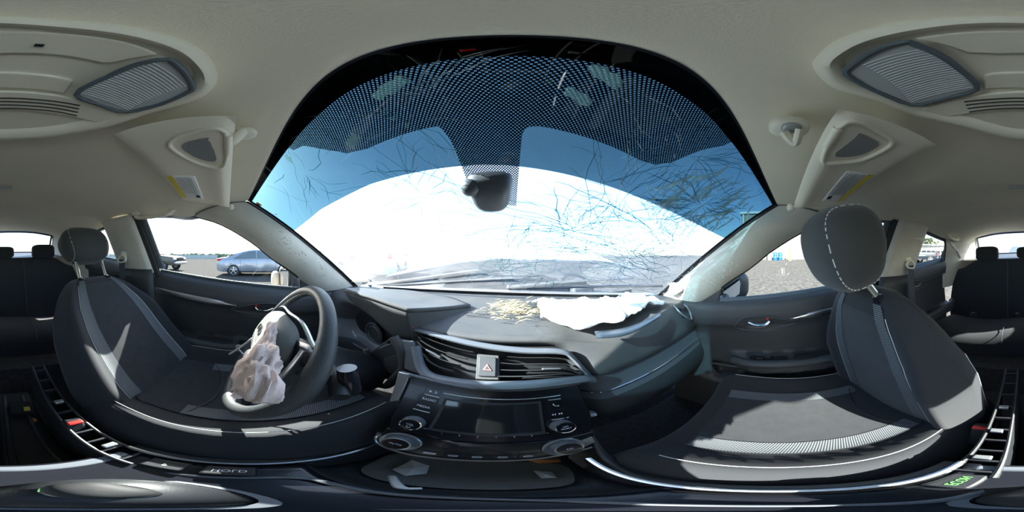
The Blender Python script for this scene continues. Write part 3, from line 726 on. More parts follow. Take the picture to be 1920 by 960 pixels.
for k, (a, b) in enumerate(((.103, -1), (.107, -1), (.112, 1), (.116, 1))):
    MB().prism([hp(a, .072, .0008), hp(a, .078, .0008), hp(a + .003 * b, .075, .0008)], HN * .0004).build('skip_icon', M['icon'], HUD)
for q, s in enumerate('123456'): htext(s, -.045 + .0224 * q, .1305, .0052, HUD)
MB().tube([hp(-.072, .1245, .0006), hp(.09, .1275, .0006)], .0006, 6).build('screen_lower_line', M['silverpl'], HUD)
def knob(u, v, r, h, par, name, txt, ring, sub):
    o = hp(u, v, 0)
    K = MB().lathe([(0, 0), (r * 1.06, 0), (r, h * .6), (r * .96, h * .94), (r * .90, h), (0, h)], o, HN, 36).build(name, M['garnish'], par)
    MB().lathe([(r * .90, h * .98), (r * .97, h * .98), (r * .97, h * 1.02), (r * .86, h * 1.04), (r * .86, h * 1.0)], o, HN, 36, cap=False).build('bright_ring', ring, K)
    MB().lathe([(0, h * 1.005), (r * .85, h * 1.005), (r * .85, h * 1.02), (0, h * 1.02)], o, HN, 36).build('knob_cap', M['gloss'], K)
    for i, s in enumerate(txt): text(s, o + HN * (h * 1.03 + .0004) + HV * (i * .006 - .003 * (len(txt) - 1)), HU, -HV, sub, M['icon'], K)
    return K
K1 = knob(-.090, .113, .0165, .017, HUD, 'volume_knob', ['VOL'], M['chrome'], .006)
MB().tube([hp(-.090 + .0028 * sin(a), .119 - .0028 * cos(a), .0178) for a in [.5 + k * .35 for k in range(16)]], .0004, 5).build('power_icon', M['icon'], K1)
knob(.110, .110, .0165, .017, HUD, 'list_knob', ['LIST', 'SELECT'], M['chrome'], .005)
# ---- climate panel below
CL = thing('climate_panel', 'black climate control panel with two round dials under the stereo', 'climate control', hp(.012, .18, -.03))
cp = [(-.119, .152), (.157, .152), (.156, .185), (.138, .2), (.095, .207), (.06, .212), (-.03, .214), (-.062, .214), (-.10, .206), (-.116, .19)]
MB().prism([hp(u, v, -.001) for u, v in cp], -HN * .04).build('faceplate', M['gloss'], CL, bevel=.003)
MB().tube(cr([hp(u, v, .002) for u, v in cp[3:]] + [hp(-.118, .172, .002)], 4), .0028, 8).build('lower_chrome_edge', M['silver'], CL)
for u, s in ((-.084, ['AUTO']), (.104, ['A/C'])):
    o = hp(u, .180, 0)
    D_ = MB().lathe([(.020, 0), (.028, 0), (.028, .003), (.0265, .004), (.020, .002)], o, HN, 40, cap=False).build('dial_bezel', M['silverpl'], CL)
    knob(u, .180, .0195, .015, CL, 'temperature_dial', s, M['silver'], .006)
MB().prism([hp(.131, .170, .002), hp(.149, .166, .002), hp(.148, .186, .002), hp(.128, .195, .002)], -HN * .004).build('end_accent', M['silverpl'], CL, bevel=.001)
MB().prism([hp(-.106, .190, .002), hp(-.117, .172, .002), hp(-.124, .176, -.002), hp(-.118, .2, -.002)], -HN * .004).build('end_accent', M['silverpl'], CL, bevel=.001)
for q, u in enumerate((-.040, -.015, .009, .034, .060)):
    B_ = hrect(u - .010, .193, u + .010, .206, .001, .003, 'button', M['gloss'], CL)
    if q == 0: hrect(u - .007, .198, u + .007, .202, .0016, .0004, 'icon', M['icon'], B_, 0)
    else: MB().tube([hp(u + .005 * cos(a), .2 + .0022 * sin(a), .0014) for a in [k * .52 for k in range(12)]], .0005, 5, True).build('icon', M['icon'], B_)
# ---- steering column, stalk and the wheel
SW0 = V((-.34, .044, -.25)); TWA = radians(35); SU = V((0, sin(TWA), cos(TWA))); SX = V((1, 0, 0)); SN = SX.cross(SU)   # SN points to the driver
def wp(a, b, d=0.): return SW0 + SX * a + SU * b + SN * d
SCOL = thing('steering_column', 'black steering column cover with a stalk on its right', 'steering column', wp(0, 0, -.2))
cc = [wp(0, .005, d) for d in (-.045, -.10, -.18, -.30)]
MB().loft([[c + SX * (cos(a) * w_) + SU * (sin(a) * w_ * .85) for a in [k * pi / 12 for k in range(24)]] for c, w_ in zip(cc, (.055, .065, .075, .085))]).build('shroud', M['black'], SCOL, smooth=60)
st0, st1 = wp(.05, .01, -.075), at(655, 712, x=-.150)
S_ = MB().tube(cr([st0, st0.lerp(st1, .45) + V((0, .01, .012)), st0.lerp(st1, .75), st1 + V((.01, -.02, -.03))], 5), [.007] * 6 + [.010] * 4 + [.0145] * 6, 14).build('stalk', M['black'], SCOL)
MB().lathe([(0, 0), (.0155, 0), (.0165, .02), (.0160, .052), (.012, .06), (0, .061)], at(650, 690, x=-.165), at(661, 742, x=-.150) - at(650, 690, x=-.165), 18).build('stalk_grip', M['gloss'], SCOL)
MB().tube(cr([wp(.11, .09, -.05), wp(.13, .02, -.06), wp(.115, -.06, -.055), wp(.06, -.11, -.05)], 6), .0028, 8).build('bright_edge', M['silverpl'], SCOL)
SW = thing('steering_wheel', 'dark leather steering wheel with torn-open airbag cover', 'steering wheel', wp(0, 0, -.05))
R_ = .180
MB().tube([wp(R_ * cos(a), R_ * sin(a)) for a in [k * 2 * pi / 72 for k in range(72)]], [(.0165 + .003 * max(0, cos(2 * (k * 2 * pi / 72) - .4)) ** 2, .0145) for k in range(72)], 16, True).build('rim', M['leather'], SW, smooth=60)
rb = MB()
for q in range(26):
    a = radians(-20) + q * radians(2.2) - .0; rb.tube([wp((R_ - .0145 * cos(f) - .001) * cos(a), (R_ - .0145 * cos(f) - .001) * sin(a), .0148 * sin(f)) for f in (-.6, -.2, .2, .6)], .0008, 5)
rb.build('grip_stitching', M['dashlow'], SW, kind='stuff')
def spoke(a0, a1, w0, w1, nm, mt, d=.0, th=.010):
    p0, p1 = (.055 * cos(a0), .055 * sin(a0)), (R_ * .95 * cos(a1), R_ * .95 * sin(a1))
    pts = [wp(lerp(p0[0], p1[0], q), lerp(p0[1], p1[1], q), lerp(.018, 0, q) + d) for q in (0, .35, .7, 1)]
    return MB().tube(cr(pts, 4), [(lerp(w0, w1, k / 12), th) for k in range(13)], 10, flat=SU).build(nm, mt, SW)
for a in (radians(30), radians(168), radians(-48)):
    S1 = spoke(a, a, .030, .022, 'spoke', M['gloss'], -.004)
MB().tube(cr([wp(-.15, .055, .012), wp(-.10, .088, .016), wp(-.02, .098, .018), wp(.06, .108, .016), wp(.135, .092, .008)], 5), (.006, .004), 8, flat=SN).build('silver_accent', M['silver'], SW, label='satin silver spoke accent')
MB().tube(cr([wp(.12, .075, .010), wp(.132, .03, .012), wp(.138, -.015, .012), wp(.135, -.06, .010), wp(.10, -.105, .006)], 5), (.010, .004), 8, flat=SN).build('silver_accent', M['silver'], SW, label='satin silver spoke accent')
for q in range(4):
    MB().lathe([(0, 0), (.007, 0), (.006, .005), (0, .006)], wp(.108 + .006 * (q % 2), .02 - .018 * q, .014), SN, 12).build('thumb_button', M['black'], SW)
# airbag cover: a cushion whose lower half is torn open
hubr = []
for i in range(9):
    q = i / 8; d = .052 - .030 * q ** 3; k = .55 + .45 * q
    hubr.append([wp((.112 * k) * math.copysign(abs(cos(a)) ** .7, cos(a)), .022 + (.066 * k) * math.copysign(abs(sin(a)) ** .75, sin(a)), d) for a in [j * pi / 16 for j in range(32)]])
hubr.append([wp(.10 * cos(a), .02 + .06 * sin(a), -.005) for a in [j * pi / 16 for j in range(32)]])
MB().loft(hubr).build('airbag_cover', M['hubpl'], SW, smooth=60)
MB().prism([wp(-.06, .0, .055), wp(.03, -.006, .058), (wp(.072, .012, .056)), wp(.075, -.01, .05), wp(.03, -.04, .04), wp(-.05, -.035, .045)], -SN * .006).build('torn_flap', M['hubpl'], SW, bevel=.002)
MB().ellip(wp(.03, -.055, .022), (.11, .05, .06), e=.7).build('airbag_cavity', M['void'], SW)
MB().tube([wp(-.030 + .014 * cos(a), .02 + .011 * sin(a), .0565) for a in [k * .35 for k in range(18)]], .0018, 6, True).build('emblem', M['chrome'], SW)
MB().tube([wp(-.036, .027, .057), wp(-.034, .013, .057)], .0014, 6).build('emblem', M['chrome'], SW)
MB().tube([wp(-.024, .027, .057), wp(-.026, .013, .057)], .0014, 6).build('emblem', M['chrome'], SW)
MB().tube([wp(-.035, .020, .057), wp(-.025, .020, .057)], .0014, 6).build('emblem', M['chrome'], SW)
# ---- the spent driver airbag hanging from the hub
def atw(px, py, d):       # where a line of sight meets the plane d in front of the wheel
    r_ = ray(px, py); return CAM + r_ * ((SW0 + SN * d - CAM).dot(SN) / r_.dot(SN))
path = [atw(508, 612, .06), atw(498, 640, .065), atw(490, 668, .07), atw(484, 700, .075), atw(484, 730, .075), atw(478, 752, .07)]
path = cr(path, 6); n = len(path); rings = []
rad = pwl([(0, .018), (.15, .022), (.3, .026), (.5, .036), (.75, .038), (.9, .034), (1, .014)])
for i, p in enumerate(path):
    q = i / (n - 1); r = rad(q); t = (path[min(i + 1, n - 1)] - path[max(0, i - 1)]).normalized(); a_ = t.cross(SN).normalized(); b_ = t.cross(a_); ring = []
    for k in range(40):
        th = k * pi / 20; u = p + (a_ * cos(th) + b_ * sin(th) * .62) * r
        nz = noise.noise(V((cos(th) * 1.6, sin(th) * 1.6, q * 5))) * .45 + abs(noise.noise(V((cos(th) * 3 + 7, sin(th) * 3, q * 9)))) * -.40 + noise.noise(u * 120) * .12
        ring.append(u + (u - p) * nz)
    rings.append(ring)
AB = MB().loft(rings).build('deployed_airbag', M['airbag'], None, 'crumpled pinkish deflated airbag hanging from the steering wheel', 'airbag', base=path[-1], smooth=70)
# ---- white plastic strip tied near it
ZT = thing('plastic_strip', 'thin pale plastic strip poking out of the driver airbag', 'strip', at(430, 664, x=-.44))
MB().tube([at(430, 664, x=-.46), at(500, 613, x=-.43)], (.0035, .0022), 8).build('rod', M['label'], ZT)
MB().tube(cr([at(446, 651, x=-.45), at(452, 660, x=-.44), at(461, 668, x=-.42), at(455, 672, x=-.42)], 4), .0022, 8).build('tail', M['label'], ZT)
MB().tube([at(447, 650, x=-.452) + V((0, .006 * cos(a), .006 * sin(a))) for a in [k * .6 for k in range(10)]], .002, 6, True).build('loop', M['label'], ZT)
# ---- passenger airbag thrown over the dash
rows = []
cl = [at(1015, 565, z=-.165), at(1080, 605, z=-.170), at(1150, 600, z=-.168), at(1200, 585, z=-.165), at(1250, 572, z=-.16)]
for i in range(45):
    q = i / 44; r = []
    for j in range(25):
        g = j / 24
        x = lerp(.11, .56, q); yf_ = lerp(.43, .335, sst(0, .18, q)) + .05 * sst(.25, 1, q); yb_ = lerp(.60, .62, q) - .06 * q
        y = lerp(yf_, yb_, g)
        z = -.172 + .035 * sin(pi * min(1, g * 1.2)) ** .6 * (.5 + .5 * sin(q * 5 + .6)) + .012 * noise.noise(V((q * 7, g * 5, 1))) + .018 * abs(noise.noise(V((q * 12, g * 4 + q * 6, 3))))
        r.append(V((x + .02 * noise.noise(V((q * 4, g * 3, 9))), y + .02 * noise.noise(V((q * 6, g * 3, 5))), z)))
    rows.append(r)
MB().grid(rows).build('deployed_airbag', M['airwhite'], None, 'white deflated airbag cloth lying on the passenger side of the dashboard', 'airbag', base=(.35, .45, -.18), smooth=70, solid=.004)
DF = thing('airbag_door', 'torn grey airbag lid flap under the white cloth', 'lid', (.4, .36, -.19))
MB().grid(surf([[at(1115, 621, z=-.178), at(1180, 612, z=-.178), at(1240, 585, z=-.18)], [at(1118, 632, z=-.176), at(1180, 624, z=-.172), at(1238, 592, z=-.175)]], 3, 4)).build('flap', M['garnish'], DF, solid=.004)
# ---- straw on the dash
stw = MB(); rs = random.Random(4)
for q in range(230):
    c = V((rs.gauss(.035, .035), rs.gauss(.50, .045), -.180 + rs.uniform(0, .012) + (.02 * rs.random() if rs.random() < .35 else 0)))
    a = rs.uniform(-.7, .7) + pi * rs.randint(0, 1); ln = rs.uniform(.012, .04); d = V((cos(a), sin(a) * .8, rs.uniform(-.1, .45))) * ln
    c.x = max(-.10, c.x); k = V((0, .0006, .0005)); m_ = c + d * .5 + V((0, 0, rs.uniform(0, .006)))
    stw.add([c - k, c + k, m_ + k, m_ - k, c + d], [(0, 1, 2, 3), (3, 2, 4)])
stw.build('straw_litter', M['straw'], None, 'tangle of dry straw scattered on the dashboard', 'straw', kind='stuff', base=(.03, .5, -.18), smooth=0)

# ================================================================== SEATS
def seat(name, label, hinge, lean, inner, fy_len=.50, hr_h=.70, hr_tilt=0.):
    H = V(hinge); L = radians(lean); T = thing(name, label, 'car seat', (hinge[0], hinge[1] + .2, -.85))
    bdir = V((0, -sin(L), cos(L))); nd = V((0, cos(L), sin(L)))
    def K(u, h, d): return H + V((u, 0, 0)) + bdir * h + nd * d
    wf = pwl([(0, .225), (.12, .245), (.34, .243), (.42, .228), (.50, .19), (.55, .15), (.575, .11)])
    tf = pwl([(0, .055), (.1, .07), (.4, .055), (.52, .04), (.575, .015)]); tb = pwl([(0, .08), (.3, .08), (.5, .05), (.575, .02)])
    env = pwl([(0, .3), (.1, 1), (.36, 1), (.46, .5), (.55, 0)])
    def fd(u, h):
        q = min(1, abs(u) / wf(h)); return tf(h) * (1 - q ** 5) + .052 * env(h) * math.exp(-((q - .80) / .15) ** 2)
    hs = [.575 * (k / 26) for k in range(27)]; NF = 28; rings = []
    for h in hs:
        w_ = wf(h); r = []
        for k in range(NF + 1):
            q = sin((k / NF - .5) * pi); r.append(K(q * w_, h, fd(q * w_, h)))
        for k in range(1, 14):
            a = pi * k / 14; r.append(K(cos(a) * w_, h, -tb(h) * sin(a) ** .5))
        rings.append(r)
    rings.append([p.lerp(K(0, .582, .0), .6) for p in rings[-1]])
    BK = MB().loft(rings).build('backrest', M['fabric2'], T, smooth=70)
    def patch(u0, u1, h0, h1, nm, mt, off=.0018, par=None, nu=8, nh=30, **k):
        mb = MB(); mb.uv = []; rows = []
        for i in range(nh + 1):
            h = lerp(h0, h1, i / nh); r = []
            for j in range(nu + 1):
                u = lerp(u0(h), u1(h), j / nu); r.append(K(u, h, fd(u, h) + off)); mb.uv.append((u, h))
            rows.append(r)
        return mb.grid(rows).build(nm, mt, par or BK, smooth=70, **k)
    patch(lambda h: -.56 * wf(h), lambda h: .56 * wf(h), .06, .53, 'centre_panel', M['fabric'], nu=16)
    for s in (-1, 1):
        patch(lambda h: s * .44 * wf(h), lambda h: s * .61 * wf(h), .08, .555, 'woven_band', M['stripe'], .0032)
        MB().tube([K(s * .62 * wf(h), h, fd(.62 * wf(h), h) + .001) for h in hs[2:-2]], .0010, 5).build('stitching', M['stitch'], BK)
    for idx in (-3, -5):
        for sd2 in (0, 1):
            ii = (NF + 1 + (-idx - 2)) if sd2 == 0 else (len(rings[0]) + idx + 2)
            ctr = [sum(r, V()) / len(r) for r in rings]
            MB().tube([rings[i][ii] + (rings[i][ii] - ctr[i]).normalized() * .0008 for i in range(1, 20)], .0009, 5).build('stitching', M['stitch'], BK)
    # headrest on two steel posts
    hc_ = K(0, hr_h, .045); hm = Matrix.Rotation(L + radians(hr_tilt), 3, 'X')
    hm = Matrix.Rotation(L * .6 + radians(hr_tilt), 3, 'X')
    hs_ = .182; hd = MB().ellip(hc_, (.262, .135, hs_), hm, e=.62, n=40, k=24)
    for v in hd.v:
        l = hm.inverted() @ (v - hc_); f = 1 - .16 * max(0, -l.z / .1) - .10 * max(0, (l.z - .03) / .07); g = 1 - .22 * max(0, -l.z / .1)
        v.xyz = hc_ + hm @ V((l.x * f, l.y * g, l.z))
    HR = hd.build('headrest', M['headrest'], T, smooth=70)
    for s in (-1, 1):
        ring = []; pw = lambda x: math.copysign(abs(x) ** .62, x)
        for k in range(40):      # seam line where the side panel meets the pad, on the headrest's own surface
            a = k * 2 * pi / 40; l = V((s * .098, pw(cos(a)) * .0578, pw(sin(a)) * hs_ / 2 * .856))
            f = 1 - .16 * max(0, -l.z / .1) - .10 * max(0, (l.z - .03) / .07); g = 1 - .22 * max(0, -l.z / .1)
            ring.append(hc_ + hm @ V((l.x * f, l.y * g, l.z)))
        st = MB()
        for k in range(40):
            st.tube([ring[k].lerp(ring[(k + 1) % 40], .1) + (ring[k] - hc_).normalized() * .0006, ring[k].lerp(ring[(k + 1) % 40], .7) + (ring[k] - hc_).normalized() * .0006], .0011, 5)
        st.build('stitching', M['stitch'], HR, kind='stuff')
        pb, pt = K(s * .070, .535, .0), hc_ + hm @ V((s * .070, 0, -.05))
        MB().tube([pb, pt], .0075, 12).build('headrest_post', M['post'], T)
        MB().lathe([(0, -.006), (.022, -.006), (.022, .006), (.016, .013), (0, .013)], K(s * .070, .562, .004), bdir, 20).build('post_guide', M['gloss'], T)
    # cushion
    rows = []; ys = [-.06, -.02, .05, .14, .24, .34, .42, .48, fy_len + .02, fy_len + .035, fy_len + .03, fy_len]
    zt = [.085, .095, .098, .095, .098, .108, .118, .122, .112, .08, .02, -.08]
    def ctop(u, i):
        q = abs(u) / .25; return zt[i] + (.040 * math.exp(-((q - .80) / .16) ** 2) if i < 8 else .02 * math.exp(-((q - .8) / .2) ** 2))
    crow = []
    for i, y in enumerate(ys):
        wd = .248 if i < 9 else .235; r = [H + V((-wd - .01, y, -.12)), H + V((-wd - .012, y, -.02 if i < 10 else -.1))]
        for k in range(17):
            u = sin((k / 16 - .5) * pi) * wd; r.append(H + V((u, y, ctop(u, i) - .05 * (abs(u) / wd) ** 14)))
        r += [H + V((wd + .012, y, -.02 if i < 10 else -.1)), H + V((wd + .01, y, -.12))]
        crow.append(r)
    CU = MB().grid(surf(crow, 3, 2)).build('cushion', M['fabric2'], T, smooth=70)
    def cpatch(u0, u1, y0, y1, nm, mt, off):
        mb = MB(); mb.uv = []; rr = []
        f = pwl(list(zip(ys[:9], zt[:9])))
        for i in range(25):
            y = lerp(y0, y1, i / 24); r = []
            for j in range(9):
                u = lerp(u0, u1, j / 8); q = abs(u) / .25; r.append(H + V((u, y, f(y) + .040 * math.exp(-((q - .80) / .16) ** 2) + off))); mb.uv.append((u, y))
            rr.append(r)
        return mb.grid(rr).build(nm, mt, CU, smooth=70)
    cpatch(-.135, .135, -.01, .485, 'centre_panel', M['fabric'], .0035)
    for s in (-1, 1):
        cpatch(s * .095, s * .135, .12, .48, 'woven_band', M['stripe'], .0055)
        f = pwl(list(zip(ys[:9], zt[:9])))
        MB().tube([H + V((s * .195, lerp(-.02, .48, k / 20), f(lerp(-.02, .48, k / 20)) + .0425)) for k in range(21)], .0009, 5).build('stitching', M['stitch'], CU)
    MB().tube(cr([H + V((x, y, .104)) for x, y in ((-.145, .42), (-.155, .2), (-.14, .03), (-.08, -.01), (.08, -.01), (.14, .03), (.155, .2), (.145, .42), (.1, .485), (-.1, .485))], 5, True), .0016, 5, True).build('piping', M['fabric2'], CU)
    MB().tube(cr([H + V((x, .12 + .05 * (1 - (x / .14) ** 2), .1025)) for x in (-.14, -.07, 0, .07, .14)], 5), .0012, 5).build('seam', M['stitch'] if 0 else M['dashlow'], CU)
    # side valance, rails, recliner
    for s in (-1, 1):
        MB().box(H + V((s * .245, .16, -.09)), (.03, .46, .12)).build('side_valance', M['black'], T, bevel=.012)
        MB().box(H + V((s * .19, .18, -.87 - H.z * 1 + .035 + H.z - H.z) if 0 else V((s * .19, .18, (-.86 - H.z) + .03))), (.035, .46, .05)).build('seat_rail', M['silverpl'], T, bevel=.004)
    MB().box(H + V((0, .18, (-.84 - H.z) / 2 - .02)), (.40, .38, max(.05, (.84 + H.z) - .16))).build('pedestal', M['black'], T, bevel=.02)
    return T, K
seat('driver_seat', "reclined black driver's seat with grey woven bands", (-.37, -.26, -.555), 40, 1, hr_h=.735, hr_tilt=6)
seat('passenger_seat', "black front passenger seat tipped forward, its headrest close by", (.37, -.375, -.625), -15, -1, hr_h=.683, hr_tilt=-6)
# ---- rear bench
RB = thing('rear_bench', 'black rear bench seat with three headrests', 'bench seat', (0, -1.2, -.7))
rows = []
for i, (y, z) in enumerate(((-.90, -.66), (-.895, -.55), (-.92, -.50), (-1.0, -.485), (-1.15, -.50), (-1.30, -.52))):
    rows.append([V((x, y - .02 * cos(x * 4), z + .015 * cos(x * 9) * (i > 1))) for x in [lerp(-.64, .64, k / 32) for k in range(33)]])
CU = MB().grid(rows).build('cushion', M['fabric2'], RB, smooth=70, subsurf=1)
rows = []
for i, (y, z) in enumerate(((-1.26, -.55), (-1.27, -.42), (-1.31, -.25), (-1.36, -.10), (-1.395, -.035), (-1.43, -.012), (-1.50, -.02), (-1.5, -.3), (-1.5, -.55))):
    rows.append([V((x * (1 if i < 3 else .985 - .012 * max(0, i - 3)), y + (.035 * math.exp(-((abs(x) - .33) / .20) ** 2) * -1 if i < 5 else 0), z - (.09 * sst(.44, .66, abs(x)) if 2 < i < 7 else 0) - (.012 * math.exp(-(x / .02) ** 2) if 2 < i < 7 else 0))) for x in [lerp(-.66, .66, k / 44) for k in range(45)]])
BKR = MB().grid(rows).build('backrest', M['fabric2'], RB, smooth=70, subsurf=1)
for x in (-.17, .17):
    MB().tube([V((x * 1.0, y + .006, z + .004)) for y, z in ((-1.262, -.5), (-1.275, -.42), (-1.318, -.25), (-1.37, -.10), (-1.40, -.03))], .0022, 6).build('seam', M['dashlow'], BKR)
    MB().tube([V((x, y - .02, z + .004)) for y, z in ((-.885, -.55), (-.91, -.495), (-1.0, -.478), (-1.15, -.49))], .0022, 6).build('seam', M['dashlow'], CU)
for x in (-.36, 0, .36):
    MB().ellip((x, -1.44, .030), (.21 if x else .19, .10, .13 if x else .10), e=.5, n=28, k=16).build('headrest', M['fabric2'], RB, smooth=70)
# ---- belts and buckles
for sg, lb in ((-1, "grey belt running down the pillar beside the driver's seat"), (1, "grey belt running down the pillar behind the passenger's headrest")):
    BT = thing('seat_belt', lb, 'seat belt', (sg * .62, -.63, -.5), group='front seat belts')
    top = V((sg * (sx(.05) - .066), -.655, -.035)); pts = cr([top, top + V((0, .0, -.10)), top + V((-sg * .02, .03, -.25)), V((sg * .63, -.58, -.60))], 5)
    MB().tube(pts, (.0235, .0016), 8, flat=(0, 1, 0)).build('webbing', M['belt'], BT)
    MB().box(V((sg * .615, -.60, -.32)), (.012, .05, .035)).build('latch_plate', M['chrome'], BT, bevel=.004)
for sg, c, lb in ((-1, at(150, 805, z=-.46), "belt buckle with red button beside the driver's seat"), (1, at(1834, 815, z=-.49), "belt buckle with bright red button beside the passenger's seat")):
    BC = thing('belt_buckle', lb, 'buckle', c + V((0, 0, -.1)), group='front belt buckles')
    m_ = Matrix.Rotation(radians(25), 3, 'X')
    MB().box(c + V((0, -.01, -.02)), (.032, .025, .085), m_).build('housing', M['black'], BC, bevel=.006)
    MB().box(c + m_ @ V((0, -.01, .024)), (.028, .022, .008), m_).build('release_button', M['red'], BC, bevel=.003)
    MB().tube([c + V((0, -.01, -.06)), c + V((0, 0, -.3))], .010, 8).build('stalk', M['black'], BC)
for x, y, lb in ((.42, -1.18, "chrome-tipped buckle lying on the rear bench near the passenger's side"), (.10, -1.2, 'small chrome belt tongue hanging on the middle of the rear bench')):
    BC = thing('rear_belt_buckle', lb, 'buckle', (x, y, -.46), group='rear belt buckles')
    MB().box((x, y, -.455), (.04, .06, .025), Matrix.Rotation(.6, 3, 'Z')).build('housing', M['black'], BC, bevel=.005)
    MB().box((x - .01, y + .03, -.435), (.022, .03, .006), Matrix.Rotation(.9, 3, 'X')).build('tongue', M['chrome'], BC, bevel=.001)

# ================================================================== CENTRE CONSOLE
CO = thing('centre_console', 'stripped centre console with silver edging between the front seats', 'console', (0, -.1, -.85))
# forward cheeks that run down from the head unit
for sg in (-1, 1):
    ck_ = surf([[V((sg * .150, .30, -.33)), V((sg * .158, .285, -.42)), V((sg * .150, .25, -.55)), V((sg * .14, .24, -.80))],
                [V((sg * .160, .24, -.40)), V((sg * .158, .22, -.47)), V((sg * .150, .20, -.58)), V((sg * .14, .19, -.82))],
                [V((sg * .130, .12, -.50)), V((sg * .142, .11, -.53)), V((sg * .146, .10, -.62)), V((sg * .14, .1, -.84))],
                [V((sg * .112, .0, -.495)), V((sg * .128, .0, -.515)), V((sg * .136, .0, -.62)), V((sg * .14, 0, -.84))],
                [V((sg * .105, -.14, -.480)), V((sg * .120, -.14, -.50)), V((sg * .13, -.14, -.62)), V((sg * .14, -.14, -.84))]], 4, 4)
    MB().grid(ck_).build('side_panel', M['dash'], CO, smooth=60, solid=.006)
    MB().tube(cr([V((sg * .118, .15, -.49)), V((sg * .110, .06, -.492)), V((sg * .104, -.02, -.486)), V((sg * .098, -.14, -.470))], 5), (.005, .004), 8).build('silver_edge', M['silver'], CO, label='bright silver edging')
# shift panel
top = surf([[V((x, .045, -.500)) for x in (-.10, -.05, 0, .05, .10)], [V((x, 0, -.494)) for x in (-.10, -.05, 0, .05, .10)], [V((x, -.14, -.478)) for x in (-.095, -.05, 0, .05, .095)]], 4, 3)
MB().grid(top).build('shift_panel', M['gloss'], CO, smooth=60, solid=.012)
MB().tube(cr([V((x, y, -.490)) for x, y in ((-.055, .03), (-.06, -.03), (-.05, -.11), (.0, -.125), (.05, -.11), (.06, -.03), (.055, .03), (0, .04))], 5, True), (.0035, .0035), 8, True).build('shift_surround', M['garnish'], CO)
for (x, y), s in (((-.078, -.075), 'P'), ((.078, -.085), 'ECON'), ((-.078, -.02), 'HOLD')):
    B_ = MB().box((x, y, -.480), (.026, .042, .010)).build('console_button', M['black'], CO, bevel=.003)
    text(s, (x, y, -.4745), (0, 1, 0) if x < 0 else (0, -1, 0), (1, 0, 0) if x < 0 else (-1, 0, 0), .010, mat('econ_green', (.15, .7, .12), .5) if s == 'ECON' else M['icon'], B_)
# phone tray in front of the shifter
tr = surf([[V((x, .235, -.585)) for x in (-.115, -.05, .05, .115)], [V((x, .14, -.598)) for x in (-.115, -.05, .05, .115)], [V((x, .07, -.595)) for x in (-.11, -.05, .05, .11)], [V((x, .045, -.51)) for x in (-.11, -.05, .05, .11)]], 4, 4)
MB().grid(tr).build('tray', M['dashlow'], CO, smooth=60, solid=.006)
MB().grid(surf([[V((x, .26, -.50)) for x in (-.13, 0, .13)], [V((x, .245, -.59)) for x in (-.12, 0, .12)]], 3, 4)).build('tray_back', M['void'], CO)
MB().prism(cr([V((x, y, -.5905)) for x, y in ((-.085, .18), (-.09, .11), (-.05, .082), (.05, .082), (.09, .11), (.085, .18))], 5, True), (0, 0, .003)).build('tray_mat', mat('grey_mat', (.2, .2, .19), .9, bump=.8, bscale=600), CO, smooth=0)
# black side frames left where the armrest box was removed
for sg in (-1, 1):
    F_ = MB(); a, b, c_ = V((sg * .080, -.10, -.478)), V((sg * .080, -.27, -.452)), V((sg * .078, -.50, -.415))
    rl = cr([a, b, c_], 10)
    R1 = MB().tube([p + V((-sg * .018, 0, 0)) for p in rl], .0035, 8).build('frame_rail', M['black'], CO)
    MB().tube([p + V((sg * .018, 0, 0)) for p in rl], .0035, 8).build('frame_rail', M['black'], CO)
    for i in range(1, len(rl) - 1, 2):
        p = rl[i]
        MB().box(p + V((0, 0, -.004)), (.036, .005, .012)).build('frame_rib', M['black'], CO, bevel=.001)
    for i in (4, 9, 13):
        MB().box(rl[i] + V((sg * .003, .008, .003)), (.02, .012, .010)).build('clip', M['silverpl'], CO, bevel=.002)
    MB().grid([[p + V((sg * .022, 0, -.004)) for p in rl], [p + V((sg * .03, 0, -.12)) for p in rl], [V((sg * .12, p.y, -.80)) for p in rl]]).build('frame_side', M['black'], CO, smooth=60)
    MB().grid([[p + V((-sg * .021, 0, -.004)) for p in rl], [p + V((-sg * .024, 0, -.12)) for p in rl]]).build('frame_inner', M['black'], CO, smooth=60)
MB().box((0, -.13, -.50), (.17, .02, .045)).build('cross_bridge', M['garnish'], CO, bevel=.006)
# bare floor hardware between the frames
TN = thing('floor_bracket', 'black steel bracket and wiring on the tunnel between the seats', 'bracket', (0, -.35, -.75))
MB().box((0, -.38, -.70), (.12, .42, .10)).build('tunnel_box', M['black'], TN, bevel=.02)
for x in (-.03, .03): MB().tube([V((x, -.18, -.645)), V((x, -.55, -.645))], .006, 8).build('cable', M['dashlow'], TN)
MB().box((-.015, -.46, -.635), (.07, .07, .03)).build('module', M['void'], TN, bevel=.004)
MB().box((-.028, -.445, -.617), (.018, .022, .008)).build('yellow_plug', M['yellow'], TN, bevel=.002)
MB().lathe([(0, 0), (.011, 0), (.009, .005), (0, .005)], (-.035, -.40, -.648), (0, 0, 1), 14).build('copper_bolt', M['orange'], TN)
GS = thing('gear_shifter', 'dark gear selector knob with bright ring on the console', 'gear shifter', (.01, -.045, -.49))
MB().lathe([(0, 0), (.046, 0), (.044, .010), (.034, .028), (.020, .036), (0, .038)], (.01, -.045, -.494), (0, -.05, 1), 32).build('boot', M['black'], GS, smooth=60)
MB().lathe([(.047, 0), (.050, 0), (.050, .004), (.046, .005)], (.01, -.045, -.493), (0, -.05, 1), 36, cap=False).build('boot_ring', M['garnish'], GS)
MB().ellip((.01, -.048, -.440), (.036, .046, .034), e=.75).build('knob', M['rubber'], GS, smooth=70)
MB().tube([V((.01 + 0.018 * cos(a), -.048 + .023 * sin(a), -.441)) for a in [k * pi / 16 for k in range(32)]], .0016, 6, True).build('bright_band', M['chrome'], GS)
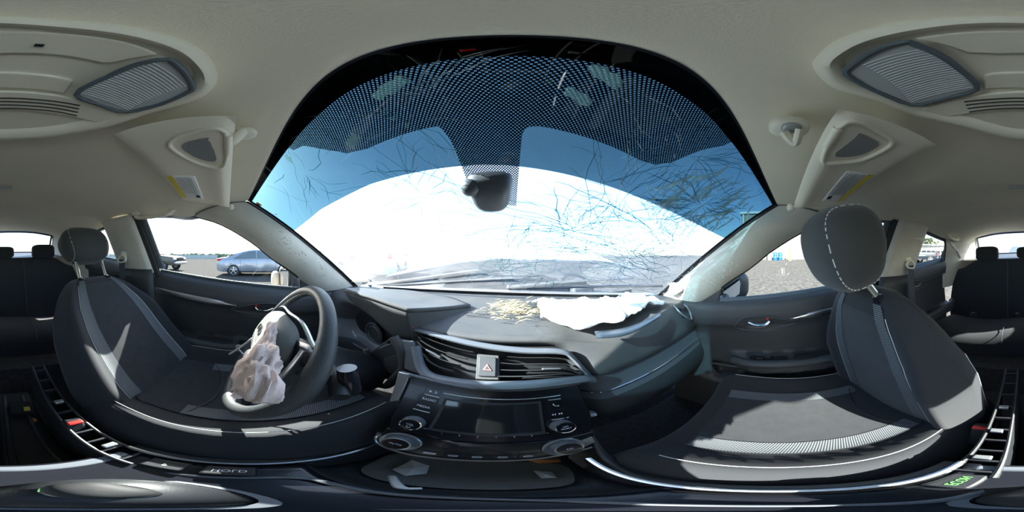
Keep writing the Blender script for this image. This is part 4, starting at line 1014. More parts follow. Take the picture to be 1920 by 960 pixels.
# debris lying in the tray
for nm, lb, pts, mt, cat, z in (
    ('torn_paper', 'crumpled pale grey paper in the console tray under the stereo', ((735, 880), (772, 862), (805, 873), (800, 888), (760, 892)), 'label', 'paper', -.575),
    ('orange_strip', 'orange plastic strip under the passenger-side dial', ((980, 861), (1048, 860), (1052, 866), (1010, 869)), 'orange', 'strip', -.56),
    ('white_scrap', 'sunlit white plastic scrap in the console tray', ((1000, 882), (1035, 885), (1045, 896), (1015, 897)), 'airwhite', 'scrap', -.58)):
    P = [at(a, b, z=z) for a, b in pts]; c = sum(P, V()) / len(P)
    mb = MB(); n = len(P); mb.add(P + [c + V((0, 0, .012))], [(i, (i + 1) % n, n) for i in range(n)])
    mb.build(nm, M[mt], None, lb, cat, base=c, smooth=0, solid=.0015)
CBL = MB().tube(cr([at(735, 893, z=-.56), at(742, 905, z=-.53), at(755, 915, z=-.515), at(790, 916, z=-.515)], 6), .0035, 8).build('loose_cable', M['label'], None, 'short pale cable lying over the console edge', 'cable', base=at(742, 905, z=-.53))
for k, (px, py, x_) in enumerate(((735, 755, -.165), (712, 790, -.16))):
    c = at(px, py, x=x_)
BRK = MB().box(at(722, 775, x=-.165), (.014, .05, .035), Matrix.Rotation(.7, 3, 'X')).build('stereo_bracket', M['dash'], None, 'dark bracket at the driver-side edge of the stereo', 'bracket', base=at(722, 775, x=-.165), bevel=.003)
BR2 = MB().box(at(706, 790, x=-.17), (.012, .028, .022), Matrix.Rotation(.7, 3, 'X')).build('bracket_tip', M['linerpl'], None, 'pale sunlit bracket tip beside the climate dial', 'bracket', base=at(706, 790, x=-.17), bevel=.003)
CLP = MB().ellip(at(1107, 776, x=.178), (.022, .026, .010), e=.7).build('trim_clip', M['silverpl'], None, 'small grey clip at the passenger-side edge of the stereo', 'clip', base=at(1107, 776, x=.178))

# ================================================================== OVERHEAD
OC = thing('overhead_console', 'oval overhead console with two ribbed map lamps', 'overhead console', (0, -.12, .25))
oz = .247
ring = [at(px, py, z=oz) for px, py in ((405, 160), (388, 110), (300, 65), (150, 42), (0, 33), (1770, 35), (1640, 55), (1545, 98), (1527, 132), (1565, 168), (1640, 190), (1730, 222), (1850, 250), (0, 262), (100, 256), (200, 238), (285, 212), (365, 190))]
ringc = cr(ring, 5, True); cen = sum(ringc, V()) / len(ringc)
def inset(P, f, dz): return [V((lerp(cen.x, p.x, f), lerp(cen.y, p.y, f), p.z + dz)) for p in P]
MB().grid([inset(ringc, 1.02, .022), inset(ringc, 1.0, .004), inset(ringc, .96, -.008), inset(ringc, .90, -.010), inset(ringc, .84, -.004), inset(ringc, .80, .002)], closev=True).build('bezel', M['linerpl'], OC, smooth=60)
MB().add(inset(ringc, .83, .0), [tuple(range(len(ringc)))]).build('base_plate', M['linerpl'], OC, smooth=0, solid=.01)
def oplate(pxs, z, th, nm, mt, par, bevel=.002, sub=3, **k):
    P = [at(a, b, z=z) for a, b in pxs]
    return MB().prism(P, (0, 0, th)).build(nm, mt, par, bevel=bevel, smooth=30, **k)
DR = oplate(((0, 59), (150, 66), (240, 80), (297, 103), (212, 119), (190, 119), (100, 103), (0, 101), (1870, 102), (1812, 100), (1712, 73), (1800, 61)), oz - .004, .006, 'holder_door', M['linerpl'], OC)
MB().box(at(73, 85, z=oz - .005), (.004, .004, .003)).build('door_latch', M['void'], DR)
oplate(((0, 136), (90, 142), (138, 151), (122, 176), (60, 168), (0, 166), (1843, 168), (1845, 142), (1862, 138)), oz - .004, .006, 'switch_panel', M['linerpl'], OC)
GP = oplate(((0, 172), (100, 178), (170, 195), (222, 217), (190, 233), (100, 214), (0, 206), (1850, 210), (1752, 226), (1722, 207), (1800, 186), (1870, 175)), oz - .006, .006, 'microphone_plate', M['linerpl'], OC)
for q in range(4):
    y = 184 + q * 6
    MB().tube([at(px, y + d + q * .3, z=oz - .0065) for px, d in ((1808 + q * 3, 7), (1860, 2), (1920, 0), (60, 2), (110, 7), (150 - 2 * q, 14))], .0011, 6).build('sound_slot', M['void'], GP)
for sd_, pts, seg in ((-1, ((297, 112), (332, 122), (360, 160), (353, 173), (300, 196), (237, 210), (190, 198), (143, 178), (200, 145)), 0),
                 (1, ((1690, 80), (1722, 86), (1800, 130), (1832, 168), (1770, 185), (1710, 197), (1640, 170), (1588, 140), (1604, 118)), 1)):
    P = [at(a, b, z=oz - .011) for a, b in pts]; c = sum(P, V()) / len(P)
    LF = MB().tube(cr(P, 3, True), .0032, 8, True).build('lamp_rim', M['rubgrey'], OC)
    MB().prism([c + (p - c) * .97 + V((0, 0, .012)) for p in P], (0, 0, .003)).build('reflector', M['reflector'], LF, smooth=0)
    MB().prism([c + (p - c) * .97 for p in P], (0, 0, .0025)).build('lens', M['lens'], LF, smooth=0, label='ribbed clear lamp lens')
    for q in range(1, 22):
        f = q / 22; a_ = P[0].lerp(P[7], f) if sd_ < 0 else P[0].lerp(P[7 if 0 else 6], f); b_ = P[2].lerp(P[5], f) if sd_ < 0 else P[8].lerp(P[6], f)
        if sd_ > 0: a_, b_ = P[1].lerp(P[3], f), P[8].lerp(P[5], f)
        MB().tube([c + (a_ - c) * .95 + V((0, 0, -.0004)), c + (b_ - c) * .95 + V((0, 0, -.0004))], .0006, 5).build('lens_rib', M['rib'], LF)
    MB().box(c + V((sd_ * .015, -.012, .004)), (.04, .008, .004), Matrix.Rotation(sd_ * .4, 3, 'Z')).build('bulb', M['rubgrey'], LF, bevel=.001)

# ---- sun visors
def visor(name, label, A, B, Cc, D, sg, sticker, slot, group):
    T = thing(name, label, 'sun visor', (A + B + Cc + D) / 4, group=group)
    nz = (B - A).cross(D - A).normalized()
    if nz.z > 0: nz = -nz
    rows = []
    for i in range(21):
        u = i / 20; r = []
        for j in range(15):
            v = j / 14
            p = A.lerp(B, v).lerp(D.lerp(Cc, v), u)      # v: rear->front, u: inner->outer
            r.append(p)
        rows.append(r)
    cen_ = (A + B + Cc + D) / 4
    def prof(u, v): return (1 - (2 * u - 1) ** 8) ** .5 * (1 - (2 * v - 1) ** 6) ** .5
    def thk(v): return .008 + .010 * sst(.6, 1, v)
    up = [[rows[i][j] - nz * thk(j / 14) * prof(i / 20, j / 14) for j in range(15)] for i in range(21)]
    dn_ = [[rows[i][j] + nz * thk(j / 14) * prof(i / 20, j / 14) for j in range(15)] for i in range(21)]
    mb = MB(); mb.grid(up); mb.grid(dn_)
    mb.build('visor_board', M['visor'], T, smooth=70)
    def on(u, v, d=.0): return A.lerp(B, v).lerp(D.lerp(Cc, v), u) + nz * (thk(v) * prof(u, v) + d)
    # finger bezel with the rod showing through
    bz = cr([on(u, v, .001) for u, v in slot], 5, True)
    MB().tube(bz, (.005, .004), 8, True).build('slot_bezel', M['linerpl'], T, smooth=60)
    cs = sum((on(u, v, .0012) for u, v in slot), V()) / len(slot)
    MB().add([cs + (p - cs) * .62 + nz * .0006 for p in bz], [tuple(range(len(bz)))]).build('slot_recess', M['reflector'], T, smooth=0)
    pa, pb_ = on(slot[0][0], .93, -.002), on(slot[2][0], .97, -.002)
    MB().tube([on(.10, .96, .004), on(.24, .96, .004)], .0065, 12).build('pivot_rod', M['linerpl'], T)
    # warning sticker: white paper, yellow head band, printed lines
    u0, u1, v0, v1 = sticker
    S = MB().grid([[on(lerp(u0, u1, i / 4), lerp(v0, v1, j / 4), .0008) for j in range(5)] for i in range(5)]).build('warning_sticker', M['label'], T, smooth=60, solid=.0006)
    MB().grid([[on(lerp(u0, u1, i / 4), lerp(v0 - .005, v0 + (v1 - v0) * .22, j / 2), .0014) for j in range(3)] for i in range(5)]).build('yellow_band', M['yellow'], S, smooth=60)
    for q in range(7):
        v = lerp(v0 + (v1 - v0) * .32, v1 - .03, q / 6)
        MB().tube([on(u0 + .04 * (u1 - u0), v, .0016), on(u1 - .25 * (u1 - u0), v, .0016)], .0005, 4).build('printed_line', M['rubgrey'], S)
    MB().grid([[on(u1 - (.2 - .12 * i) * (u1 - u0), v1 - (.3 - .18 * j) * (v1 - v0), .0016) for j in range(2)] for i in range(2)]).build('printed_mark', M['rubber'], S, smooth=0)
    # hinge peg at the outer end and its arm to the roof
    MB().ellip(Cc + V((sg * .008, .004, .004)), (.026, .02, .02), e=.8).build('hinge_peg', M['linerpl'], T)
    return T
visor('sun_visor', "driver's grey sun visor lying against the roof, with yellow-headed sticker", at(213, 252, z=.243), at(443, 218, z=.222), at(430, 389, z=.150), at(338, 375, z=.168), -1, (.52, .88, .12, .52),
      ((.18, .42), (.10, .62), (.08, .93), (.33, .93), (.38, .80), (.33, .55)), 'sun visors')
visor('sun_visor', "passenger's sun visor drooping above the black headrest, with yellow-headed sticker", at(1757, 272, z=.236), at(1572, 205, z=.205), at(1487, 390, z=.128), at(1572, 387, z=.150), 1, (.46, .86, .14, .55),
      ((.14, .42), (.08, .62), (.06, .93), (.34, .93), (.38, .80), (.32, .50)), 'sun visors')
PVT = thing('visor_pivot', "grey pivot arm joining the driver's visor to the roof", 'bracket', at(445, 250, z=.225), group='visor mounts')
MB().tube(cr([at(424, 265, z=.205), at(436, 264, z=.205), at(447, 254, z=.212), at(455, 246, z=.225)], 4), .009, 12).build('arm', M['linerpl'], PVT)
MB().ellip(at(452, 250, z=.228), (.035, .05, .02), e=.8).build('base', M['linerpl'], PVT)
VC = thing('visor_clip', 'empty grey visor clip on the roof beside the passenger visor', 'clip', at(1483, 245, z=.22), group='visor mounts')
MB().ellip(at(1480, 238, z=.222), (.045, .055, .026), e=.75).build('base', M['linerpl'], VC)
MB().tube(cr([at(1470, 247, z=.2), at(1482, 262, z=.19), at(1492, 268, z=.186), at(1496, 258, z=.19), at(1500, 242, z=.2)], 4), (.006, .009), 10).build('hook', M['linerpl'], VC)
MB().ellip(at(1484, 240, z=.208), (.022, .026, .012), e=.8).build('hollow', M['reflector'], VC)
DM = MB().tube([at(-28, 351, z=.275), at(22, 351, z=.275)], (.006, .012), 10).build('dome_lamp', M['reflector'], None, 'small dome lamp slot in the roof above the rear seats', 'dome lamp', base=at(0, 351, z=.275))
MB().tube([at(-26, 354, z=.268), at(20, 354, z=.268)], .002, 8).build('chrome_lip', M['silver'], DM)
def grab(name, label, pts, group):
    T = thing(name, label, 'grab handle', sum(pts, V()) / len(pts), group=group)
    c = cr(pts, 6); MB().tube(c, [(.011, .009)] * len(c), 12).build('grip', M['linerpl'], T)
    for p in (pts[0], pts[-1]): MB().ellip(p + V((0, 0, .004)), (.034, .045, .022), e=.7).build('mount', M['linerpl'], T)
grab('grab_handle', "roof grab handle above the driver's window", [V((-.575, -.33, .185)), V((-.56, -.355, .165)), V((-.558, -.44, .163)), V((-.56, -.52, .172)), V((-.575, -.545, .195))], 'roof grab handles')
grab('grab_handle', "roof grab handle behind the passenger's headrest", [at(1595, 392, x=.575), at(1607, 376, x=.56), at(1635, 373, x=.558), at(1662, 377, x=.56), at(1668, 395, x=.575)], 'roof grab handles')
grab('grab_handle', 'roof grab handle above the rear passenger door', [V((.575, -1.10, .165)), V((.56, -1.12, .148)), V((.56, -1.18, .143)), V((.56, -1.24, .143)), V((.57, -1.26, .155))], 'roof grab handles')
grab('grab_handle', "roof grab handle above the rear door behind the driver", [V((-.575, -1.10, .165)), V((-.56, -1.12, .148)), V((-.56, -1.18, .143)), V((-.56, -1.24, .143)), V((-.57, -1.26, .155))], 'roof grab handles')
# curtain airbag burst out over the passenger side
CA = thing('curtain_airbag', "torn pale curtain airbag hanging beside the passenger's centre pillar", 'airbag', at(1712, 445, x=.58))
pth = cr([at(1690, 432, x=.60), at(1703, 428, x=.585), at(1716, 436, x=.575), at(1728, 447, x=.565)], 5); rr = []
for i, p in enumerate(pth):
    q = i / (len(pth) - 1); r = .020 + .030 * sst(0, .6, q) - .014 * sst(.75, 1, q)
    rr.append([p + V((.3 * cos(a), sin(a) * .9, cos(a) * .7)) * r * (1 + .5 * noise.noise(V((cos(a) * 2, sin(a) * 2, q * 4)))) for a in [k * pi / 10 for k in range(20)]])
MB().loft(rr).build('cloth', M['curtain'], CA, smooth=70)
C2 = thing('curtain_airbag', 'folded pale curtain airbag seam along the rear roof corner by the passenger-side pillar', 'airbag', at(1790, 460, x=.6))
pth = cr([at(1775, 447, x=.61), at(1785, 460, x=.615), at(1795, 472, x=.62), at(1800, 482, x=.62)], 5)
MB().tube([p + noise.noise_vector(p * 30) * .006 for p in pth], [.016 + .006 * noise.noise(p * 40) for p in pth], 12).build('cloth', M['curtain'], C2, smooth=70)
# ---- sensor housing behind the windscreen print
SH_ = thing('sensor_housing', 'dark camera and mirror mount hanging at the top middle of the windscreen', 'mirror mount', ws(-.03, .27))
P0 = ws(-.022, .325, .008); SM = mat('sensor_plastic', (.075, .09, .11), .5)
ud = (ws(-.022, .30) - ws(-.022, .35)).normalized(); od = V((0, -.5, -.83)).normalized()
rings = []
for d, w_, h_, sh in ((-.004, .040, .046, 0), (.010, .040, .046, 0), (.022, .034, .038, -.006), (.029, .024, .024, -.010)):
    rings.append([P0 + od * d + ud * sh + V((math.copysign(abs(cos(a)) ** .6, cos(a)) * w_ * (1 - .18 * sin(a) * -1), 0, 0)) + ud * (math.copysign(abs(sin(a)) ** .6, sin(a)) * h_) for a in [k * pi / 16 for k in range(32)]])
MB().loft(rings).build('housing', SM, SH_, smooth=60)
bc = ws(-.075, .30, .022)
MB().ellip(bc, (.036, .036, .036), e=.9).build('ball_mount', SM, SH_)
MB().tube([bc, P0 + od * .012], .012, 12).build('mount_neck', SM, SH_)
# ---- stickers on the glass
SK = MB().grid([[ws(lerp(-.968, -.945, i / 2), lerp(.045, .075, j / 2), .006) for j in range(3)] for i in range(3)]).build('inspection_sticker', M['label'], None, "small sticker with red band in the windscreen's top corner on the driver's side", 'sticker', base=ws(-.95, .06), solid=.0006)
MB().grid([[ws(lerp(-.966, -.947, i / 2), lerp(.052, .066, j / 2), .0072) for j in range(3)] for i in range(3)]).build('red_band', M['red'], SK)

# ================================================================== OUTSIDE, ON THE CAR
HD = thing('crumpled_hood', 'white hood of this car buckled upwards ahead of the windscreen', 'hood', (0, 1.4, -.2))
rows = []
zr = pwl([(-.80, -.17), (-.55, -.105), (-.30, -.045), (-.05, -.016), (.3, -.014), (.6, -.012), (.80, -.06)])
for i in range(17):
    q = i / 16; r = []
    for j in range(41):
        x = lerp(-.80, .82, j / 40); y = lerp(.98 - .12 * (x / .8) ** 2, 2.05, q)
        z = zr(x) + .17 * sin(pi * min(1, q * 1.25)) * (.6 + .4 * cos(x * 3)) - .26 * q * q + .035 * noise.noise(V((x * 3, q * 3, 2))) * sin(pi * q) + .025 * abs(noise.noise(V((x * 5, q * 4, 6)))) * q
        r.append(V((x, y, z)))
    rows.append(r)
MB().grid(rows).build('hood_skin', M['hoodpaint'], HD, smooth=60, solid=.006)
MB().tube([p + V((0, 0, -.008)) for p in rows[0]], (.007, .010), 8).build('rear_lip', M['garnish'], HD)
EB = thing('engine_bay', 'dark engine bay showing under the raised hood', 'engine bay', (0, 1.2, -.5))
MB().grid([[V((x, y, z)) for x in (-.76, -.3, 0, .3, .76)] for y, z in ((.84, -.235), (1.0, -.26), (1.3, -.30), (1.9, -.35), (1.95, -.8))]).build('bay_floor', M['engine'], EB)
for x, y, s in ((-.25, 1.15, (.34, .3, .10)), (.22, 1.2, (.4, .32, .14)), (.02, 1.35, (.3, .2, .16)), (.5, 1.1, (.16, .25, .12))):
    MB().box((x, y, -.25), s).build('engine_cover', M['engine'], EB, bevel=.02)
for k in range(4):
    a = V((-.5 + .28 * k, 1.02, -.18)); MB().tube(cr([a, a + V((.1, .1, .05)), a + V((.24, .12, .02)), a + V((.3, .25, -.06))], 5), .012, 8).build('hose', M['rubber'], EB)
CW = thing('cowl', 'pale sunlit cowl panel at the foot of the windscreen', 'cowl panel', (0, .85, -.22))
cw = surf([[V((x, .80 - .28 * (x / .7) ** 2 + dy, z)) for x in (-.72, -.45, -.2, 0, .2, .45, .72)] for dy, z in ((.005, -.186), (.05, -.196), (.10, -.190), (.13, -.215))], 3, 4)
MB().grid(cw).build('cowl_skin', M['silverpl'], CW, smooth=60)
for x0, x1, lb in ((-.62, -.10, 'wiper arm lying low on the driver side of the windscreen'), (.02, .50, 'wiper arm lying low on the passenger side of the windscreen')):
    WP = thing('wiper', lb, 'wiper', (x0, .80 - .28 * (x0 / .7) ** 2, -.17), group='windscreen wipers')
    s0, s1 = x0 / .68, x1 / .66
    MB().tube([ws(lerp(s0, s1, q / 8), lerp(.975, .80, q / 8), -.012) for q in range(9)], [(.010 - .0006 * q, .005) for q in range(9)], 8).build('arm', M['rubber'], WP)
    MB().tube([ws(lerp(s0 + .12, s1 + .2, q / 8), lerp(.97, .86, q / 8), -.006) for q in range(9)], (.007, .004), 8).build('blade', M['rubber'], WP)
    MB().lathe([(0, 0), (.014, 0), (.012, .02), (0, .022)], ws(s0, .98, -.004), (0, .5, .83), 14).build('pivot_cap', M['rubber'], WP)
PS = thing('yellow_permit', "pale yellow printed permit in the windscreen's lower corner on the driver's side", 'permit', at(668, 530, y=.5))
pq = [at(643, 514, y=.50), at(683, 514, y=.53), at(694, 529, y=.50), at(655, 529, y=.47)]
MB().prism(pq, (0, 0, .0012)).build('card', mat('permit_yellow', (.75, .68, .42), .7), PS)
pn = V((0, -.3, 1)).normalized() * .0016
def pq_at(u, v): return pq[0].lerp(pq[1], u).lerp(pq[3].lerp(pq[2], u), v) + pn
MB().tube([pq_at(.03, .06), pq_at(.97, .06), pq_at(.97, .94), pq_at(.03, .94)], .0022, 6, True).build('border', M['rubgrey'], PS)
MB().prism([pq_at(u, v) for u, v in ((.12, .82), (.12, .70), (.25, .66), (.36, .42), (.62, .40), (.75, .62), (.9, .66), (.9, .82))], pn * .4).build('car_silhouette', M['rubber'], PS)
for u0, u1, v in ((.1, .3, .22), (.36, .7, .24)): MB().tube([pq_at(u0, v), pq_at(u1, v)], .0025, 5).build('print_bar', M['rubber'], PS)
def door_mirror(sg, c, lb, tan_):
    T = thing('door_mirror', lb, 'door mirror', c + V((-sg * .06, 0, -.09)), group='door mirrors')
    m_ = Matrix.Rotation(-sg * (.85 if sg > 0 else .28), 3, 'Z')
    h = MB().ellip(c + m_ @ V((sg * .012, .035, 0)), (.178, .11, .150), m_, e=.6, n=28, k=16)
    h.build('housing', M['sailpl'], T, smooth=70)
    gl = [c + m_ @ V((sg * a, -.027, b)) for a, b in ((-.074, .054), (.010, .052), (.024, .02), (.018, -.035), (-.025, -.058), (-.070, -.035))]
    MB().prism(gl, m_ @ V((0, -.004, 0))).build('mirror_glass', M['mirror'], T, bevel=.001, label='reflecting mirror glass')
    MB().tube(cr(gl, 3, True), .004, 6, True).build('mirror_edge', M['rubber'], T)
    MB().tube([c + V((-sg * .06, .03, -.05)), c + V((-sg * .13, .03, -.07))], (.02, .03), 10).build('mirror_arm', M['sailpl'], T)
    if tan_: MB().ellip(c + V((sg * .07, -.055, -.02)), (.10, .05, .10), e=.75).build('broken_shell', M['tan'], T, smooth=70, label='broken tan inner shell')
door_mirror(-1, at(538, 521, x=-.845), "dark door mirror with broken tan shell outside the driver's window", True)
door_mirror(1, at(1375, 537, x=.835), "dark door mirror outside the passenger's window, reflecting the yard", False)

# ================================================================== THE YARD
gx = [-300, -150, -80, -40, -25, -15, -10, -6, -3, 0, 1.5, 4, 8, 14, 20, 30, 60, 150, 300]
MB().grid([[V((x, y, ground_z(x, y))) for x in gx] for y in gx]).build('ground', M['gravel'], None, 'pale gravel yard all around the car', 'gravel yard', kind='structure', frame=IDM, base=(0, 0, -1.1), smooth=0)
def place(px, dist): p = wdir(px, dist); p.z = ground_z(p.x, p.y); return p
def vehicle(name, label, cat, loc, head, paint, spec, group=None, dents=0., full=True):
    """A car built of lofted cross-sections: local x forward, heading measured clockwise from +y."""
    fr = Matrix.Translation(loc) @ Matrix.Rotation(pi / 2 - head, 4, 'Z')
    T = thing(name, label, cat, (0, 0, 0), group, None, fr)
    L, Wd, topc, belt, roofw, wheels, wr, glassx = (spec[k] for k in ('L', 'W', 'top', 'belt', 'roofw', 'wheels', 'wr', 'glass'))
    tp = cr([(x, z, 0) for x, z in topc], 4); rings = []
    for p in tp:
        x, zt = p.x, p.y; e = min(1, (L / 2 - abs(x)) / .35); w_ = Wd / 2 * (.86 + .14 * sqrt(max(0, e))); b = min(belt, zt - .02); rise = max(0, zt - belt)
        yr = lerp(w_ * .93, roofw / 2, min(1, rise / .45)); zl = spec.get('sill', .22) + .10 * (1 - sqrt(max(0, min(1, e))))
        half = [(w_ * .90, zl), (w_ * .98, zl + .12), (w_, zl + .32), (w_ * .985, b - .08), (w_ * .95, b), (yr, zt - .04 if rise > .1 else zt - .01), (yr * .85, zt), (0, zt + .015)]
        ring = [V((x, y, z)) for y, z in half] + [V((x, -y, z)) for y, z in half[-2::-1]]
        if dents:
            ring = [q + V((0, 1, 0)) * (dents * noise.noise(q * 1.9)) * (1 if q.y < 0 else -1) * (q.z < belt + .1) for q in ring]
        rings.append(ring)
    MB().loft(rings).build('body', paint, T, smooth=40)
    def ztop(x):
        for a, b in zip(tp, tp[1:]):
            if a.x <= x <= b.x: return lerp(a.y, b.y, (x - a.x) / max(1e-6, b.x - a.x))
        return tp[-1].y
    def yside(x, z):
        zt = ztop(x); b = belt; w_ = Wd / 2; return lerp(w_ * .955, lerp(w_ * .93, roofw / 2, min(1, max(0, zt - belt) / .45)), min(1, max(0, (z - b) / max(.05, zt - .04 - b)))) + .012
    for sgn in (-1, 1):
        for g in glassx:
            MB().prism([V((x, sgn * yside(x, z), z)) for x, z in g], (0, -sgn * .004, 0)).build('side_window', M['winglass'], T, smooth=0)
    for xa, xb, za, zb in spec.get('screens', ()):     # front and rear screens
        ra, rb_ = roofw / 2 * .92, Wd / 2 * .86
        s = 1 if xb > xa else -1
        MB().add([V((xa + s * .012, -ra, za)), V((xa + s * .012, ra, za)), V((xb + s * .02, rb_, zb + .015)), V((xb + s * .02, -rb_, zb + .015))], [(0, 1, 2, 3)]).build('windscreen', M['winglass'], T, smooth=0, solid=.004)
    for wx in wheels:
        for sgn in (-1, 1):
            o = V((wx, sgn * (Wd / 2 - .10), wr)); ax = V((0, sgn, 0))
            MB().lathe([(wr * 1.18, .02), (wr * 1.18, .075), (0, .075)], o + V((0, 0, .02)), ax, 28).build('wheel_arch', M['void'], T)
            Wh = MB().lathe([(wr * .62, -.09), (wr * .95, -.10), (wr, -.06), (wr, .08), (wr * .95, .115), (wr * .66, .11)], o, ax, 32, cap=False).build('tyre', M['tyre'], T, smooth=60)
            MB().lathe([(0, .03), (wr * .60, .045), (wr * .66, .11), (wr * .69, .112), (wr * .69, .0), (0, 0)], o, ax, 32).build('wheel_rim', M['reflector'], Wh)
            for k in range(5):
                a = k * 2 * pi / 5 + .3; d = V((cos(a), 0, sin(a)))
                MB().tube([o + ax * .115 + d * wr * .08, o + ax * .108 + d * wr * .66], (.028, .02), 8, flat=ax.cross(d)).build('spoke', M['silver'], Wh)
            MB().lathe([(0, .10), (wr * .16, .10), (wr * .14, .125), (0, .125)], o, ax, 16).build('hub_cap', M['silver'], Wh)
    for nm, mt, x, y, z, d in spec.get('bits', ()):
        for sgn in ((-1, 1) if y else (1,)):
            MB().ellip((x, sgn * y, z), d, e=.6, n=16, k=10).build(nm, M[mt], T)
    for x in spec.get('seams', ()):
        for sgn in (-1, 1):
            MB().tube([V((x + .04 * (z - .6), sgn * (Wd / 2 * (.99 if z < belt - .1 else .965) + .004), z)) for z in (.36, .55, .75, belt - .08, belt)], .006, 5).build('door_gap', M['rubber'], T)
    for x0, x1, z in spec.get('sills', ()):
        for sgn in (-1, 1): MB().tube([V((x0, sgn * (Wd / 2 * .985), z)), V((x1, sgn * (Wd / 2 * .985), z))], (.02, .05), 8).build('sill_trim', M['rubber'], T)
    return T
SED = dict(L=4.62, W=1.80, belt=.93, roofw=1.20, wr=.32, wheels=(-1.33, 1.36), sill=.22,
           top=[(-2.31, .62), (-2.27, .88), (-2.15, 1.0), (-1.75, 1.06), (-1.2, 1.27), (-.6, 1.43), (0, 1.46), (.45, 1.40), (1.0, 1.12), (1.3, 1.0), (1.8, .90), (2.2, .72), (2.31, .5)],
           glass=[[(-1.35, .97), (-.85, 1.27), (-.45, 1.36), (-.12, 1.38), (-.12, .97)], [(-.05, .97), (-.05, 1.385), (.35, 1.33), (.95, .99), (.95, .96)]],
           screens=[(.50, 1.22, 1.37, 1.03), (-.75, -1.65, 1.38, 1.09)], seams=(-.95, -.08, .95), sills=[(-.95, .95, .24)],
           bits=[('tail_lamp', 'lampred', -2.12, .76, .90, (.36, .26, .17)), ('head_lamp', 'lampclear', 2.05, .66, .70, (.4, .28, .13)), ('wing_mirror', 'garnish', .80, .98, .99, (.13, .2, .14)), ('door_handle', 'silver', -.35, .885, .86, (.18, .05, .03)),
                 ('door_handle', 'silver', .5, .90, .84, (.18, .05, .03)), ('rear_bumper_pad', 'rubgrey', -2.2, 0, .40, (.16, 1.3, .14)), ('number_plate', 'label', -2.29, 0, .74, (.03, .34, .16))])
PUP = dict(L=5.4, W=1.90, belt=1.12, roofw=1.30, wr=.37, wheels=(-1.65, 1.70), sill=.42,
           top=[(-2.7, .75), (-2.66, 1.15), (-2.3, 1.17), (-1.0, 1.17), (-.62, 1.18), (-.52, 1.68), (-.2, 1.77), (.4, 1.75), (.62, 1.66), (1.12, 1.2), (1.3, 1.16), (2.2, 1.06), (2.6, .98), (2.68, .6)],
           glass=[[(-.45, 1.17), (-.42, 1.62), (0, 1.69), (.0, 1.17)], [(.06, 1.17), (.06, 1.69), (.5, 1.65), (1.0, 1.2), (1.0, 1.17)]],
           screens=[(.66, 1.14, 1.63, 1.22)], seams=(-.55, .03, 1.05), sills=[(-.6, 1.1, .45)],
           bits=[('head_lamp', 'lampclear', 2.58, .72, .88, (.2, .34, .2)), ('front_bumper', 'silverpl', 2.68, 0, .60, (.22, 1.85, .24)), ('grille', 'rubber', 2.64, 0, .88, (.12, 1.0, .26)), ('wing_mirror', 'rubber', .95, 1.04, 1.2, (.12, .22, .2)),
                 ('tail_lamp', 'lampred', -2.64, .86, .98, (.12, .16, .3)), ('rear_bumper', 'silverpl', -2.7, 0, .58, (.2, 1.7, .2)), ('door_handle', 'rubber', .2, .945, 1.02, (.16, .05, .04)), ('side_moulding', 'rubgrey', .2, .945, .78, (2.6, .05, .10))])
SUV = dict(L=4.7, W=1.88, belt=1.10, roofw=1.36, wr=.36, wheels=(-1.35, 1.4), sill=.30,
           top=[(-2.35, .8), (-2.32, 1.12), (-2.2, 1.30), (-1.95, 1.68), (-1.2, 1.76), (0, 1.78), (.45, 1.70), (1.1, 1.18), (1.35, 1.12), (2.0, 1.02), (2.32, .85), (2.35, .5)],
           glass=[[(-1.95, 1.15), (-1.75, 1.62), (-1.05, 1.68), (-1.05, 1.15)], [(-.98, 1.15), (-.98, 1.68), (-.12, 1.70), (-.12, 1.15)], [(-.05, 1.15), (-.05, 1.70), (.4, 1.65), (.98, 1.18), (.98, 1.15)]],
           screens=[(.5, 1.15, 1.68, 1.2), (-2.0, -2.28, 1.64, 1.2)], seams=(-1.0, -.08, 1.0), sills=[(-.9, .95, .33)],
           bits=[('tail_lamp', 'lampred', -2.25, .78, 1.08, (.2, .2, .3)), ('head_lamp', 'lampclear', 2.1, .70, .82, (.35, .3, .16)), ('wing_mirror', 'garnish', .85, 1.02, 1.16, (.13, .2, .16)), ('roof_rail', 'silverpl', -.6, .62, 1.76, (2.0, .05, .05)), ('front_bumper', 'rubgrey', 2.28, 0, .52, (.2, 1.5, .2))])
sp = place(439, 8.9); SEDL = V((sp.x - .8, sp.y + 1.33, sp.z))
vehicle('sedan', "dented silver sedan parked outside the driver's window", 'car', SEDL, radians(2), M['paint'], SED, dents=.05)
pp = place(309, 12.2); vehicle('pickup_truck', 'beige pickup parked behind the silver sedan, facing the same way', 'pickup truck', V((pp.x - .9, pp.y - 1.70, pp.z)), radians(4), M['beige'], PUP)
dp = place(1712, 15.5); vehicle('pickup_truck', 'dark blue pickup seen through the rear passenger door window', 'pickup truck', V((dp.x + .6, dp.y - .5, dp.z)), radians(18), M['dkblue'], dict(PUP))
rv = place(1914, 9.5); vehicle('parked_suv', 'blue-grey sport utility car seen through the middle of the rear window', 'car', V((rv.x, rv.y - 2.3, rv.z)), radians(4), mat('blue_grey_paint', (.10, .13, .16), .3, coat=.4), SUV)
rv = place(62, 13); vehicle('parked_suv', "grey car seen through the rear window's corner near the driver's headrest", 'car', V((rv.x - 1.5, rv.y - 1, rv.z)), radians(15), M['wreck'], SUV)
wv = place(628, 13); vehicle('wrecked_car', 'crushed pale wreck ahead of the driver-side windscreen pillar', 'car', wv, radians(70), M['wreck'], SED, dents=.30)
wv = place(722, 8.6); vehicle('wrecked_car', 'white wreck facing away beyond the driver side of the hood', 'car', wv, radians(-30), M['hoodpaint'], SUV, dents=.18)
